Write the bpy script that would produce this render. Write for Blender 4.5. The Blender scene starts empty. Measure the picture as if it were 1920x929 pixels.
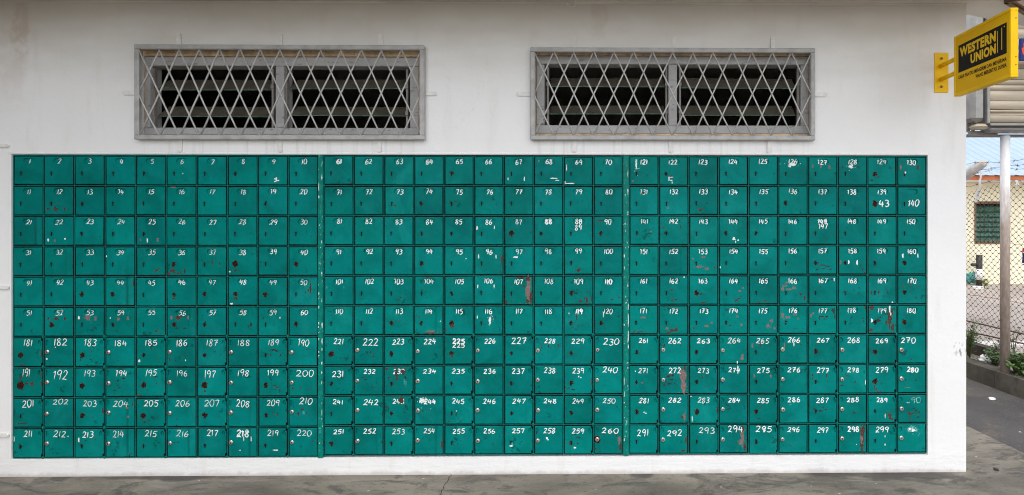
import bpy, math, random
from mathutils import Vector, geometry
R = math.radians
scene = bpy.context.scene
col = scene.collection
rng = random.Random(7)

# ------------------------------------------------------------------ camera, sky, sun, exposure
FPX, CX, CY, D, EYE = 1000.0, 1170.0, 400.0, 3.13, 1.53
TH = math.atan(0.0103)
cd = bpy.data.cameras.new('camera'); cam = bpy.data.objects.new('camera', cd); col.objects.link(cam)
cam.location = (0, -D, EYE); cam.rotation_euler = (R(90), 0, -TH)
cd.sensor_width = 36; cd.lens = 36 * FPX / 1920
cd.shift_x = (960 - CX) / 1920; cd.shift_y = -(464.5 - CY) / 1920
cd.clip_start = 0.05; cd.clip_end = 2000
scene.camera = cam

SUN_EL, SUN_AZ = 70, 178          # azimuth clockwise from +Y; light comes from behind the camera, right
w = bpy.data.worlds.new('World'); scene.world = w; w.use_nodes = True
nt = w.node_tree; nt.nodes.clear()
sky = nt.nodes.new('ShaderNodeTexSky'); sky.sky_type = 'NISHITA'; sky.sun_disc = False
sky.sun_elevation = R(SUN_EL); sky.sun_rotation = R(SUN_AZ)
sky.air_density = 1.0; sky.dust_density = 1.2; sky.ozone_density = 0.6
bg = nt.nodes.new('ShaderNodeBackground'); bg.inputs[1].default_value = 0.15
wo = nt.nodes.new('ShaderNodeOutputWorld')
hsv = nt.nodes.new('ShaderNodeHueSaturation'); hsv.inputs['Saturation'].default_value = 0.2   # veiled, milky sky
nt.links.new(sky.outputs[0], hsv.inputs['Color']); nt.links.new(hsv.outputs[0], bg.inputs[0]); nt.links.new(bg.outputs[0], wo.inputs[0])
sd = bpy.data.lights.new('sun', 'SUN'); sun = bpy.data.objects.new('sun', sd); col.objects.link(sun)
sd.energy = 0.5; sd.angle = R(30); sd.color = (1.0, 0.95, 0.88)
sun.rotation_euler = (R(90 - SUN_EL), 0, R(180 - SUN_AZ)); sun.location = (3, -8, 9)
vs = scene.view_settings
vs.view_transform = 'Standard'; vs.look = 'None'; vs.gamma = 1; vs.use_curve_mapping = False
vs.exposure = 1.36
scene.cycles.max_bounces = 10; scene.cycles.diffuse_bounces = 6
scene.cycles.use_denoising = True; scene.cycles.filter_width = 1.0

# ------------------------------------------------------------------ helpers
def ray(u, v):
    a, b = (u - CX) / FPX, (CY - v) / FPX
    return Vector((math.sin(TH) + math.cos(TH) * a, math.cos(TH) - math.sin(TH) * a, b))
def P(u, v, Y=0.0):                      # where the line of sight of a photo pixel meets the plane y=Y
    d = ray(u, v); t = (Y + D) / d.y
    return Vector((0, -D, EYE)) + d * t
def G(u, v, z=0.0):                      # ... and a horizontal plane
    d = ray(u, v); t = (z - EYE) / d.z
    return Vector((0, -D, EYE)) + d * t

class MB:
    def __init__(s): s.v, s.f, s.m, s.sm = [], [], [], []
    def add(s, vs_, fs, mi=0, smooth=False):
        o = len(s.v); s.v += [tuple(p) for p in vs_]
        for f in fs: s.f.append(tuple(i + o for i in f)); s.m.append(mi); s.sm.append(smooth)
    def box(s, a, b, mi=0, bev=0.0):
        x0, x1 = sorted((a[0], b[0])); y0, y1 = sorted((a[1], b[1])); z0, z1 = sorted((a[2], b[2]))
        if bev <= 0:
            v = [(x0,y0,z0),(x1,y0,z0),(x1,y1,z0),(x0,y1,z0),(x0,y0,z1),(x1,y0,z1),(x1,y1,z1),(x0,y1,z1)]
            s.add(v, [(0,3,2,1),(4,5,6,7),(0,1,5,4),(1,2,6,5),(2,3,7,6),(3,0,4,7)], mi); return
        e = min(bev, (x1-x0)*.45, (y1-y0)*.45, (z1-z0)*.45); v = []
        for (cx, sx) in ((x0,1),(x1,-1)):
            for (cy, sy) in ((y0,1),(y1,-1)):
                for (cz, sz) in ((z0,1),(z1,-1)):
                    v += [(cx,cy+sy*e,cz+sz*e),(cx+sx*e,cy,cz+sz*e),(cx+sx*e,cy+sy*e,cz)]
        I = lambda i,j,k,a_: (i*4+j*2+k)*3+a_
        f = []
        for i in (0,1):
            q=[I(i,0,0,0),I(i,1,0,0),I(i,1,1,0),I(i,0,1,0)]; f.append(q if i else q[::-1])
            q=[I(0,i,0,1),I(0,i,1,1),I(1,i,1,1),I(1,i,0,1)]; f.append(q if i else q[::-1])
            q=[I(0,0,i,2),I(1,0,i,2),I(1,1,i,2),I(0,1,i,2)]; f.append(q if i else q[::-1])
        for i in (0,1):
            for j in (0,1):
                f.append([I(i,j,0,0),I(i,j,1,0),I(i,j,1,1),I(i,j,0,1)])
                f.append([I(i,0,j,0),I(i,1,j,0),I(i,1,j,2),I(i,0,j,2)])
                f.append([I(0,i,j,1),I(1,i,j,1),I(1,i,j,2),I(0,i,j,2)])
                for k in (0,1): f.append([I(i,j,k,0),I(i,j,k,1),I(i,j,k,2)])
        s.add(v, f, mi)
    def tube(s, pts, r, n=8, mi=0, cap=True, smooth=True, flat=None):
        """sweep along pts; r number or list; flat=(axis vector, thickness) makes a flattened section"""
        pts = [Vector(p) for p in pts]; N = len(pts); vv = []; up = None
        for i, p in enumerate(pts):
            t = (pts[min(i+1,N-1)] - pts[max(i-1,0)])
            t = t.normalized() if t.length > 1e-9 else Vector((0,0,1))
            rr = r[i] if isinstance(r, (list, tuple)) else r
            if flat:
                b = flat[0]; a = t.cross(b).normalized(); hb = flat[1]
            else:
                if up is None: up = Vector((0,0,1)) if abs(t.z) < .9 else Vector((0,1,0))
                a = t.cross(up)
                if a.length < 1e-4: a = t.cross(Vector((1,0.2,0)))
                a.normalize(); b = a.cross(t).normalized(); up = b; hb = rr
            for k in range(n):
                an = 2*math.pi*k/n
                vv.append(p + a*(rr*math.cos(an)) + b*(hb*math.sin(an)))
        fs = [(i*n+k, i*n+(k+1)%n, (i+1)*n+(k+1)%n, (i+1)*n+k) for i in range(N-1) for k in range(n)]
        if cap: fs += [tuple(range(n))[::-1], tuple((N-1)*n+k for k in range(n))]
        s.add(vv, fs, mi, smooth)
    def poly(s, pts, mi=0): s.add(pts, [tuple(range(len(pts)))], mi)
    def slab(s, pts2, z0, z1, mi=0):       # vertical prism on an xy outline
        n = len(pts2); v = [(p[0],p[1],z0) for p in pts2] + [(p[0],p[1],z1) for p in pts2]
        s.add(v, [tuple(range(n))[::-1], tuple(range(n,2*n))] + [(i,(i+1)%n,n+(i+1)%n,n+i) for i in range(n)], mi)
    def disc(s, c, r, axis, h, n=20, mi=0, bev=0.0):   # short cylinder along axis
        ax = Vector(axis).normalized(); c = Vector(c)
        prof = [(0, r-0), (h-bev, r), (h, r-bev)] if bev else [(0, r), (h, r)]
        a = ax.cross(Vector((0.3,0.2,1))).normalized(); b = ax.cross(a); v = []
        for (hh, rr) in prof:
            for k in range(n):
                an = 2*math.pi*k/n; v.append(c + ax*hh + a*rr*math.cos(an) + b*rr*math.sin(an))
        m = len(prof)
        fs = [(i*n+k,i*n+(k+1)%n,(i+1)*n+(k+1)%n,(i+1)*n+k) for i in range(m-1) for k in range(n)]
        fs += [tuple(range(n))[::-1], tuple((m-1)*n+k for k in range(n))]
        s.add(v, fs, mi)
    def build(s, name, mats, parent=None, loc=None, fix=True):
        me = bpy.data.meshes.new(name); me.from_pydata(s.v, [], s.f)
        for mt in (mats if isinstance(mats, (list, tuple)) else [mats]): me.materials.append(mt)
        me.polygons.foreach_set('material_index', s.m); me.polygons.foreach_set('use_smooth', s.sm)
        me.update()
        if fix:
            import bmesh
            b = bmesh.new(); b.from_mesh(me); bmesh.ops.recalc_face_normals(b, faces=b.faces); b.to_mesh(me); b.free()
        o = bpy.data.objects.new(name, me); col.objects.link(o)
        if parent is not None: o.parent = parent
        if loc is not None: o.location = loc
        return o
def tag(o, label=None, cat=None, group=None, kind=None):
    if label: o['label'] = label
    if cat: o['category'] = cat
    if group: o['group'] = group
    if kind: o['kind'] = kind
    return o
def empty(name, loc, label, cat, group=None):
    o = bpy.data.objects.new(name, None); col.objects.link(o); o.location = loc; o.empty_display_size = .1
    return tag(o, label, cat, group)
def spline(pts, k=5):
    out = []; n = len(pts)
    if n == 2:
        return [tuple(pts[0][j]+(pts[1][j]-pts[0][j])*t/k for j in (0,1)) for t in range(k+1)]
    for i in range(n-1):
        p0 = pts[max(i-1,0)]; p1 = pts[i]; p2 = pts[i+1]; p3 = pts[min(i+2,n-1)]
        for s_ in range(k):
            t = s_/k
            out.append(tuple(.5*((2*p1[j])+(-p0[j]+p2[j])*t+(2*p0[j]-5*p1[j]+4*p2[j]-p3[j])*t*t+(-p0[j]+3*p1[j]-3*p2[j]+p3[j])*t**3) for j in (0,1)))
    out.append(tuple(pts[-1])); return out

# ------------------------------------------------------------------ materials
class N:                                     # tiny node-graph helper
    def __init__(s, name):
        s.m = bpy.data.materials.new(name); s.m.use_nodes = True; s.t = s.m.node_tree
        s.b = s.t.nodes['Principled BSDF']
    def n(s, t, **kw):
        x = s.t.nodes.new(t)
        for k, v in kw.items(): setattr(x, k, v)
        return x
    def l(s, a, b): s.t.links.new(a, b)
    def pos(s): return s.n('ShaderNodeNewGeometry').outputs['Position']
    def obj(s): return s.n('ShaderNodeTexCoord').outputs['Object']
    def val(s, x, sock):
        if hasattr(x, 'node'): s.l(x, sock)
        else: sock.default_value = x
    def math(s, op, a, b=0.0, c=None, clamp=False):
        x = s.n('ShaderNodeMath', operation=op, use_clamp=clamp); s.val(a, x.inputs[0]); s.val(b, x.inputs[1])
        if c is not None: s.val(c, x.inputs[2])
        return x.outputs[0]
    def scale(s, vec, sc):
        x = s.n('ShaderNodeMapping'); s.l(vec, x.inputs[0]); x.inputs['Scale'].default_value = sc; return x.outputs[0]
    def noise(s, vec, sc, det=4, rough=.55, dist=0):
        x = s.n('ShaderNodeTexNoise'); s.l(vec, x.inputs['Vector'])
        x.inputs['Scale'].default_value = sc; x.inputs['Detail'].default_value = det
        x.inputs['Roughness'].default_value = rough; x.inputs['Distortion'].default_value = dist
        return x.outputs[0]
    def voro(s, vec, sc, feat='F1'):
        x = s.n('ShaderNodeTexVoronoi', feature=feat); s.l(vec, x.inputs['Vector']); x.inputs['Scale'].default_value = sc
        return x.outputs['Distance']
    def ramp(s, f, a, b):
        x = s.n('ShaderNodeMapRange', interpolation_type='SMOOTHSTEP'); s.val(f, x.inputs[0])
        s.val(a, x.inputs[1]); s.val(b, x.inputs[2]); return x.outputs[0]
    def mix(s, f, a, b):
        x = s.n('ShaderNodeMix', data_type='RGBA'); s.val(f, x.inputs[0])
        for v, k in ((a, 6), (b, 7)):
            if hasattr(v, 'node'): s.l(v, x.inputs[k])
            else: x.inputs[k].default_value = (*v[:3], 1)
        return x.outputs[2]
    def mul(s, c, f):
        x = s.n('ShaderNodeMix', data_type='RGBA', blend_type='MULTIPLY'); x.inputs[0].default_value = 1
        s.l(c, x.inputs[6])
        cc = s.n('ShaderNodeCombineColor')
        for i in range(3): s.val(f, cc.inputs[i])
        s.l(cc.outputs[0], x.inputs[7]); return x.outputs[2]
    def attr(s, name): return s.n('ShaderNodeAttribute', attribute_type='OBJECT', attribute_name=name).outputs['Fac']
    def col(s, c):
        if hasattr(c, 'node'): s.l(c, s.b.inputs['Base Color'])
        else: s.b.inputs['Base Color'].default_value = (*c, 1)
    def rough(s, r): s.val(r, s.b.inputs['Roughness'])
    def bump(s, h, strength=.3, dist=.002):
        x = s.n('ShaderNodeBump'); x.inputs['Strength'].default_value = strength; x.inputs['Distance'].default_value = dist
        s.l(h, x.inputs['Height']); s.l(x.outputs[0], s.b.inputs['Normal'])

def simple(name, c, rough=.6, metal=0, var=.15, sc=20, bump=0.0, spots=None):
    m = N(name); p = m.pos(); nz = m.noise(p, sc, 5)
    a = tuple(x*(1-var) for x in c); b = tuple(min(1, x*(1+var)) for x in c)
    cc = m.mix(m.ramp(nz, .3, .7), a, b)
    if spots: cc = m.mix(m.ramp(m.noise(p, spots[0], 6, .65), spots[1], spots[1]+.06), cc, spots[2])
    m.col(cc); m.rough(rough); m.b.inputs['Metallic'].default_value = metal
    if bump: m.bump(m.noise(p, sc*3, 5), bump)
    return m.m

TEAL = (0.0001, 0.208, 0.178)
def paint_mat():
    m = N('teal_enamel'); p = m.pos(); o = m.obj()
    rnd = m.n('ShaderNodeObjectInfo').outputs['Random']
    base = m.mix(rnd, tuple(x*.93 for x in TEAL), (0.0004, .205, .19))
    base = m.mix(m.ramp(m.noise(p, 5, 5, .6, .6), .35, .75), base, (.0006, .142, .126))      # brushy cloudiness
    base = m.mix(m.math('MULTIPLY', m.ramp(m.noise(m.scale(p, (1, 1, .6)), 3.1, 6, .7, .8), .52, .72), .6), base, (.006, .245, .225))     # sun-faded patches
    base = m.mix(m.math('MULTIPLY', m.ramp(m.noise(m.scale(p, (1, 1, .35)), 45, 6, .7), .5, .8), .35), base, (.001, .12, .105))
    base = m.mul(base, m.attr('tone'))
    wear = m.attr('wear')
    # grime: dark speckle and rubbed patches, more on worn doors
    g1 = m.math('MULTIPLY', m.noise(p, 55, 6, .72), m.ramp(m.noise(p, 9, 3), .3, .8))
    thr = m.math('SUBTRACT', .485, m.math('MULTIPLY', wear, .11))
    gm = m.ramp(g1, thr, m.math('ADD', thr, .04))
    base = m.mix(m.math('MULTIPLY', gm, .55), base, (.004, .028, .026))
    # chips: rust specks along the wear mask
    c1 = m.noise(m.scale(p, (1, 1, .8)), 38, 6, .65, .4)
    thr2 = m.math('SUBTRACT', .735, m.math('MULTIPLY', wear, .075))
    cm = m.ramp(c1, thr2, m.math('ADD', thr2, .015))
    rustc = m.mix(m.ramp(m.noise(p, 120, 4), .35, .65), (.045, .012, .008), (.13, .04, .022))
    base = m.mix(cm, base, rustc)
    # rust halo round the keyhole
    sx = m.n('ShaderNodeSeparateXYZ'); m.l(o, sx.inputs[0])
    dx = m.math('SUBTRACT', sx.outputs[0], m.attr('kx')); dz = m.math('SUBTRACT', sx.outputs[2], m.attr('kz'))
    dist = m.math('SQRT', m.math('ADD', m.math('MULTIPLY', dx, dx), m.math('MULTIPLY', m.math('MULTIPLY', dz, dz), .8)))
    dn = m.math('ADD', dist, m.math('MULTIPLY', m.math('SUBTRACT', m.noise(p, 75, 5, .7), .5), .036))
    rr = m.attr('rust')
    hm = m.math('SUBTRACT', 1, m.ramp(m.math('SUBTRACT', dn, rr), -.002, .0025))
    hm = m.math('MULTIPLY', hm, m.math('GREATER_THAN', rr, .001))
    soft = m.math('SUBTRACT', 1, m.ramp(dn, .0, .02))
    base = m.mix(m.math('MULTIPLY', soft, .4), base, (.006, .04, .035))                  # hand grime
    base = m.mix(hm, base, m.mix(m.ramp(m.noise(p, 150, 4), .4, .62), (.014, .006, .005), (.085, .022, .014)))
    # grime towards the door's own rim (dirt sits in the folded edge)
    hw = m.attr('hw')
    ex = m.math('SUBTRACT', hw, m.math('ABSOLUTE', sx.outputs[0])); ez = m.math('SUBTRACT', hw, m.math('ABSOLUTE', sx.outputs[2]))
    ed = m.math('ADD', m.math('MINIMUM', ex, ez), m.math('MULTIPLY', m.math('SUBTRACT', m.noise(p, 30, 5, .7), .5), .02))
    em = m.math('MULTIPLY', m.math('SUBTRACT', 1, m.ramp(ed, .0, .003)), .2)
    base = m.mix(em, base, (.004, .035, .03))
    er = m.math('ADD', m.math('MINIMUM', ex, ez), m.math('MULTIPLY', m.math('SUBTRACT', m.noise(p, 26, 6, .75), .5), .05))
    ek = m.math('MULTIPLY', m.math('SUBTRACT', 1, m.ramp(er, -.0105, -.009)), m.ramp(wear, .1, .5))
    base = m.mix(ek, base, rustc)                                                     # rust creeping in from the edges
    m.col(base)
    m.rough(m.math('ADD', .34, m.math('MULTIPLY', m.ramp(m.noise(p, 25, 4), .3, .7), .2)))
    m.b.inputs['Specular IOR Level'].default_value = .05
    # soft dents and the odd bent edge
    cr = m.attr('crease')
    gx = m.math('DIVIDE', m.math('SUBTRACT', sx.outputs[0], .052), .012)
    gz = m.math('MULTIPLY', m.math('EXPONENT', m.math('MULTIPLY', m.math('MULTIPLY', gx, gx), -1)), m.math('MULTIPLY', cr, .012))
    h = m.math('ADD', m.math('MULTIPLY', m.noise(p, 11, 2), .0075), m.math('MULTIPLY', m.noise(p, 260, 3), .00022))
    h = m.math('ADD', h, gz)
    m.bump(h, .9, 1.0)
    return m.m
def frame_mat():
    m = N('teal_frame_enamel'); p = m.pos()
    base = m.mix(m.ramp(m.noise(p, 14, 5), .35, .7), (.0003, .17, .15), (.0002, .12, .105))
    base = m.mix(m.ramp(m.noise(p, 60, 6, .7), .62, .66), base, (.06, .02, .012))
    m.col(base); m.rough(.5); m.b.inputs['Specular IOR Level'].default_value = .1; m.bump(m.noise(p, 90, 3), .15, .002); return m.m
def strip_mat():
    m = N('cover_strip_enamel'); p = m.pos()
    base = m.mix(m.ramp(m.noise(p, 30, 5), .3, .7), (.001, .215, .165), (.001, .15, .125))
    base = m.mix(m.ramp(m.noise(m.scale(p, (1, 1, .5)), 120, 5, .6), .655, .675), base, (.72, .78, .74))
    base = m.mix(m.ramp(m.noise(p, 70, 5, .7), .69, .71), base, (.1, .04, .03))
    m.col(base); m.rough(.4); m.b.inputs['Specular IOR Level'].default_value = .12; m.bump(m.noise(p, 70, 4), .5, .004); return m.m

def wall_mat():
    m = N('white_wall_paint'); p = m.pos(); sx = m.n('ShaderNodeSeparateXYZ'); m.l(p, sx.inputs[0])
    c = m.mix(m.ramp(m.noise(p, 1.3, 5, .6), .3, .75), (.82, .81, .80), (.775, .765, .75))
    c = m.mix(m.math('MULTIPLY', m.ramp(m.noise(m.scale(p, (3, 1, .5)), 2.4, 5, .65), .52, .75), .25), c, (.58, .52, .45))
    # the old damp stain high on the wall (two brown runs) and a brownish band painting in shade under the ceiling
    for (px, pz0, hw_, st) in ((P(38,50).x, P(38,130).z, .06, .5), (P(1122,50).x, P(1122,90).z, .06, .32), (P(20,50).x, P(20,210).z, .10, .22), (P(1745,50).x, P(1745,180).z, .09, .12)):
        nx = m.math('ADD', sx.outputs[0], m.math('MULTIPLY', m.math('SUBTRACT', m.noise(p, 7, 5), .5), .12))
        dx = m.math('ABSOLUTE', m.math('SUBTRACT', nx, px))
        mk = m.math('MULTIPLY', m.math('SUBTRACT', 1, m.ramp(dx, hw_*.55, hw_)), m.ramp(sx.outputs[2], pz0-.05, pz0+.2))
        mk = m.math('MULTIPLY', m.math('MULTIPLY', mk, m.ramp(m.noise(p, 11, 5, .7), .3, .6)), st)
        c = m.mix(mk, c, (.50, .38, .30))
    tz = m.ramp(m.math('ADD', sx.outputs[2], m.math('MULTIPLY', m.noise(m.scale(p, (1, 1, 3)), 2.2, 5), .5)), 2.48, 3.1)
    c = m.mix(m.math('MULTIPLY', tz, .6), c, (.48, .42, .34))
    # scuffs near the corner, splashes above the floor
    kx, kz = P(1800, 655).x, P(1800, 655).z
    d = m.math('ADD', m.math('POWER', m.math('DIVIDE', m.math('SUBTRACT', sx.outputs[0], kx), .045), 2.0), m.math('POWER', m.math('DIVIDE', m.math('SUBTRACT', sx.outputs[2], kz), .05), 2.0))
    mk = m.math('MULTIPLY', m.math('SUBTRACT', 1, m.ramp(d, .2, 1.2)), m.ramp(m.noise(m.scale(p, (2.5, 1, 1)), 26, 5, .6), .5, .62))
    c = m.mix(m.math('MULTIPLY', mk, .8), c, (.16, .16, .16))
    low = m.math('SUBTRACT', 1, m.ramp(m.math('ADD', sx.outputs[2], m.math('MULTIPLY', m.math('SUBTRACT', m.noise(p, 9, 6, .7), .5), .07)), .0, .03))
    c = m.mix(m.math('MULTIPLY', low, .45), c, (.34, .26, .21))
    c = m.mix(m.math('MULTIPLY', m.ramp(m.noise(p, 22, 6, .7), .71, .74), .5), c, (.42, .38, .33))
    vs2 = m.noise(m.scale(p, (9, 1, .35)), 3, 5, .6)
    for (xa_, xb_, zt_) in ((P(250,262).x, P(795,262).x, P(500,263).z), (P(994,262).x, P(1529,262).x, P(1200,264).z)):
        mk = m.math('MULTIPLY', m.ramp(sx.outputs[0], xa_-.02, xa_+.05), m.math('SUBTRACT', 1, m.ramp(sx.outputs[0], xb_-.05, xb_+.02)))
        mk = m.math('MULTIPLY', mk, m.math('MULTIPLY', m.math('LESS_THAN', sx.outputs[2], zt_+.01), m.ramp(sx.outputs[2], zt_-.35, zt_)))
        c = m.mix(m.math('MULTIPLY', m.math('MULTIPLY', mk, m.ramp(vs2, .48, .7)), .3), c, (.42, .38, .34))
    hl = m.math('ABSOLUTE', m.math('SUBTRACT', m.noise(p, 1.1, 6, .6, .4), .5))
    c = m.mix(m.math('MULTIPLY', m.math('MULTIPLY', m.math('SUBTRACT', 1, m.ramp(hl, .0, .0016)), m.ramp(m.noise(p, .9, 2), .5, .6)), .16), c, (.36, .33, .30))
    m.col(c); m.rough(.62)
    lo = m.math('SUBTRACT', 1, m.ramp(sx.outputs[2], .1, .2))
    h = m.math('ADD', m.math('MULTIPLY', m.noise(p, 40, 5, .6), .0012), m.math('MULTIPLY', m.noise(m.scale(p, (1, 1, 1.6)), 5, 5, .5), .003))
    h = m.math('ADD', h, m.math('MULTIPLY', m.math('MULTIPLY', m.noise(m.scale(p, (.5, 1, 2)), 16, 6, .6), lo), .0035))
    m.bump(h, .8, 1.0); return m.m
def concrete_mat():
    m = N('walkway_concrete'); p = m.pos(); sx = m.n('ShaderNodeSeparateXYZ'); m.l(p, sx.inputs[0])
    ps = m.scale(p, (.55, 1.3, 1))
    c = m.mix(m.ramp(m.noise(ps, 2.2, 6, .62, .8), .3, .7), (.225, .20, .16), (.09, .079, .062))
    c = m.mix(m.math('MULTIPLY', m.ramp(m.noise(ps, 6, 8, .75, 1.2), .5, .62), .8), c, (.045, .041, .035))
    c = m.mix(m.math('MULTIPLY', m.ramp(m.noise(m.scale(p, (.4, 2, 1)), 5, 6, .65, 1.0), .56, .7), .6), c, (.24, .225, .195))
    c = m.mix(m.math('MULTIPLY', m.ramp(m.noise(p, 38, 6, .75), .56, .66), .7), c, (.042, .036, .03))
    c = m.mix(m.math('MULTIPLY', m.ramp(m.noise(m.scale(p, (1, 1, 1)), 130, 4, .7), .6, .68), .6), c, (.25, .235, .2))
    # damp dark patches by the wall foot
    for (u, wd, dp) in ((1690, .34, .11), (1205, .1, .05), (345, .12, .06), (120, .07, .05), (1560, .2, .04), (300, .5, .03)):
        q = P(u, 890)
        d = m.math('ADD', m.math('POWER', m.math('DIVIDE', m.math('SUBTRACT', sx.outputs[0], q.x), wd), 2.0), m.math('POWER', m.math('DIVIDE', m.math('SUBTRACT', sx.outputs[1], -.02), dp), 2.0))
        d = m.math('ADD', d, m.math('MULTIPLY', m.math('SUBTRACT', m.noise(m.scale(p, (.7, 1.5, 1)), 9, 6, .7), .5), 2.6))
        c = m.mix(m.math('MULTIPLY', m.math('SUBTRACT', 1, m.ramp(d, .2, 1.0)), .8), c, (.035, .03, .028))
    v = m.voro(m.scale(p, (1, 1.8, 1)), 7.5)
    c = m.mix(m.math('MULTIPLY', m.math('SUBTRACT', 1, m.ramp(m.math('ADD', v, m.math('MULTIPLY', m.noise(p, 90, 3), .09)), .085, .1)), .75), c, (.62, .60, .56))
    m.col(c); m.rough(m.math('ADD', .38, m.math('MULTIPLY', m.noise(ps, 4, 4), .35)))
    m.bump(m.math('ADD', m.math('MULTIPLY', m.noise(p, 30, 7, .7), .005), m.math('MULTIPLY', m.noise(p, 220, 3), .0006)), .8, 1.0)
    return m.m
def asphalt_mat():
    m = N('road_asphalt'); p = m.pos()
    c = m.mix(m.ramp(m.noise(p, 1.6, 5), .3, .7), (.078, .073, .071), (.045, .042, .041))
    c = m.mix(m.ramp(m.noise(p, 4, 6, .7), .5, .7), c, (.13, .105, .08))
    c = m.mix(m.math('SUBTRACT', 1, m.ramp(m.voro(p, 70), .15, .3)), c, (.16, .155, .15))
    c = m.mix(m.math('SUBTRACT', 1, m.ramp(m.voro(p, 5.5), .045, .055)), c, (.55, .53, .5))
    m.col(c); m.rough(.85); m.bump(m.voro(p, 90), .6, .004); return m.m
def soil_mat():
    m = N('yard_soil'); p = m.pos()
    c = m.mix(m.ramp(m.noise(p, .9, 6, .6), .3, .7), (.42, .36, .325), (.32, .28, .255))
    c = m.mix(m.ramp(m.noise(p, 7, 6, .7), .55, .7), c, (.20, .165, .14))
    m.col(c); m.rough(.95); m.bump(m.noise(p, 25, 6, .7), .6, .02); return m.m
def kerb_mat():
    m = N('kerb_concrete'); p = m.pos(); sx = m.n('ShaderNodeSeparateXYZ'); m.l(p, sx.inputs[0])
    c = m.mix(m.ramp(m.noise(p, 4, 6, .65), .3, .7), (.13, .115, .092), (.06, .053, .043))
    c = m.mix(m.math('MULTIPLY', m.ramp(m.noise(m.scale(p, (1, 1, .3)), 12, 5, .65), .5, .66), .8), c, (.055, .05, .04))
    c = m.mix(m.math('MULTIPLY', m.ramp(m.noise(p, 17, 5, .65), .56, .7), .6), c, (.09, .1, .05))
    m.col(c); m.rough(.9); m.bump(m.noise(p, 40, 6, .7), .6, .006); return m.m
def pole_mat():
    m = N('galvanised_pole'); p = m.pos(); sx = m.n('ShaderNodeSeparateXYZ'); m.l(p, sx.inputs[0])
    zz = m.math('ADD', sx.outputs[2], m.math('MULTIPLY', m.math('SUBTRACT', m.noise(m.scale(p, (3, 3, .6)), 7, 5, .7), .5), 1.1))
    c = m.mix(m.ramp(m.noise(p, 30, 5), .3, .7), (.72, .72, .73), (.64, .64, .66))
    rust = m.mix(m.ramp(m.noise(m.scale(p, (2, 2, .5)), 22, 5, .7), .35, .65), (.22, .15, .105), (.34, .255, .2))
    c = m.mix(m.math('MULTIPLY', m.math('SUBTRACT', 1, m.ramp(zz, 1.35, 2.0)), .9), c, rust)
    m.col(c); m.rough(.5); return m.m
def roof_mat():
    m = N('pale_blue_metal_roof'); p = m.pos()
    c = m.mix(m.ramp(m.noise(p, .8, 5), .3, .7), (.33, .42, .54), (.28, .37, .48))
    m.col(c); m.rough(.45); return m.m
def wood_mat(name, a, b, peel):
    m = N(name); p = m.pos(); q = m.scale(p, (.25, 1, 1))
    c = m.mix(m.ramp(m.noise(p, 6, 5), .3, .7), a, b)
    c = m.mix(m.math('MULTIPLY', m.ramp(m.noise(q, 60, 6, .7), .56, .64), peel), c, (.12, .11, .10))
    c = m.mix(m.math('MULTIPLY', m.ramp(m.noise(q, 35, 6, .7), .6, .66), peel*.7), c, (.55, .55, .54))
    m.col(c); m.rough(.6); m.bump(m.noise(q, 55, 5), .3, .003); return m.m
def plank_mat():
    m = N('dirty_cream_slats'); p = m.pos()
    c = m.mix(m.ramp(m.noise(m.scale(p, (.25, 1, 2.5)), 5, 5, .6), .3, .72), (.42, .36, .27), (.31, .255, .18))
    c = m.mix(m.math('MULTIPLY', m.ramp(m.noise(m.scale(p, (.2, 1, 6)), 4, 5, .6), .58, .7), .8), c, (.11, .07, .045))
    m.col(c); m.rough(.6); return m.m
def leaf_mat(name, a, b):
    m = N(name); p = m.pos()
    c = m.mix(m.ramp(m.noise(p, 25, 3), .3, .7), a, b); m.col(c); m.rough(.5)
    m.b.inputs['Subsurface Weight'].default_value = 0.0; return m.m

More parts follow.
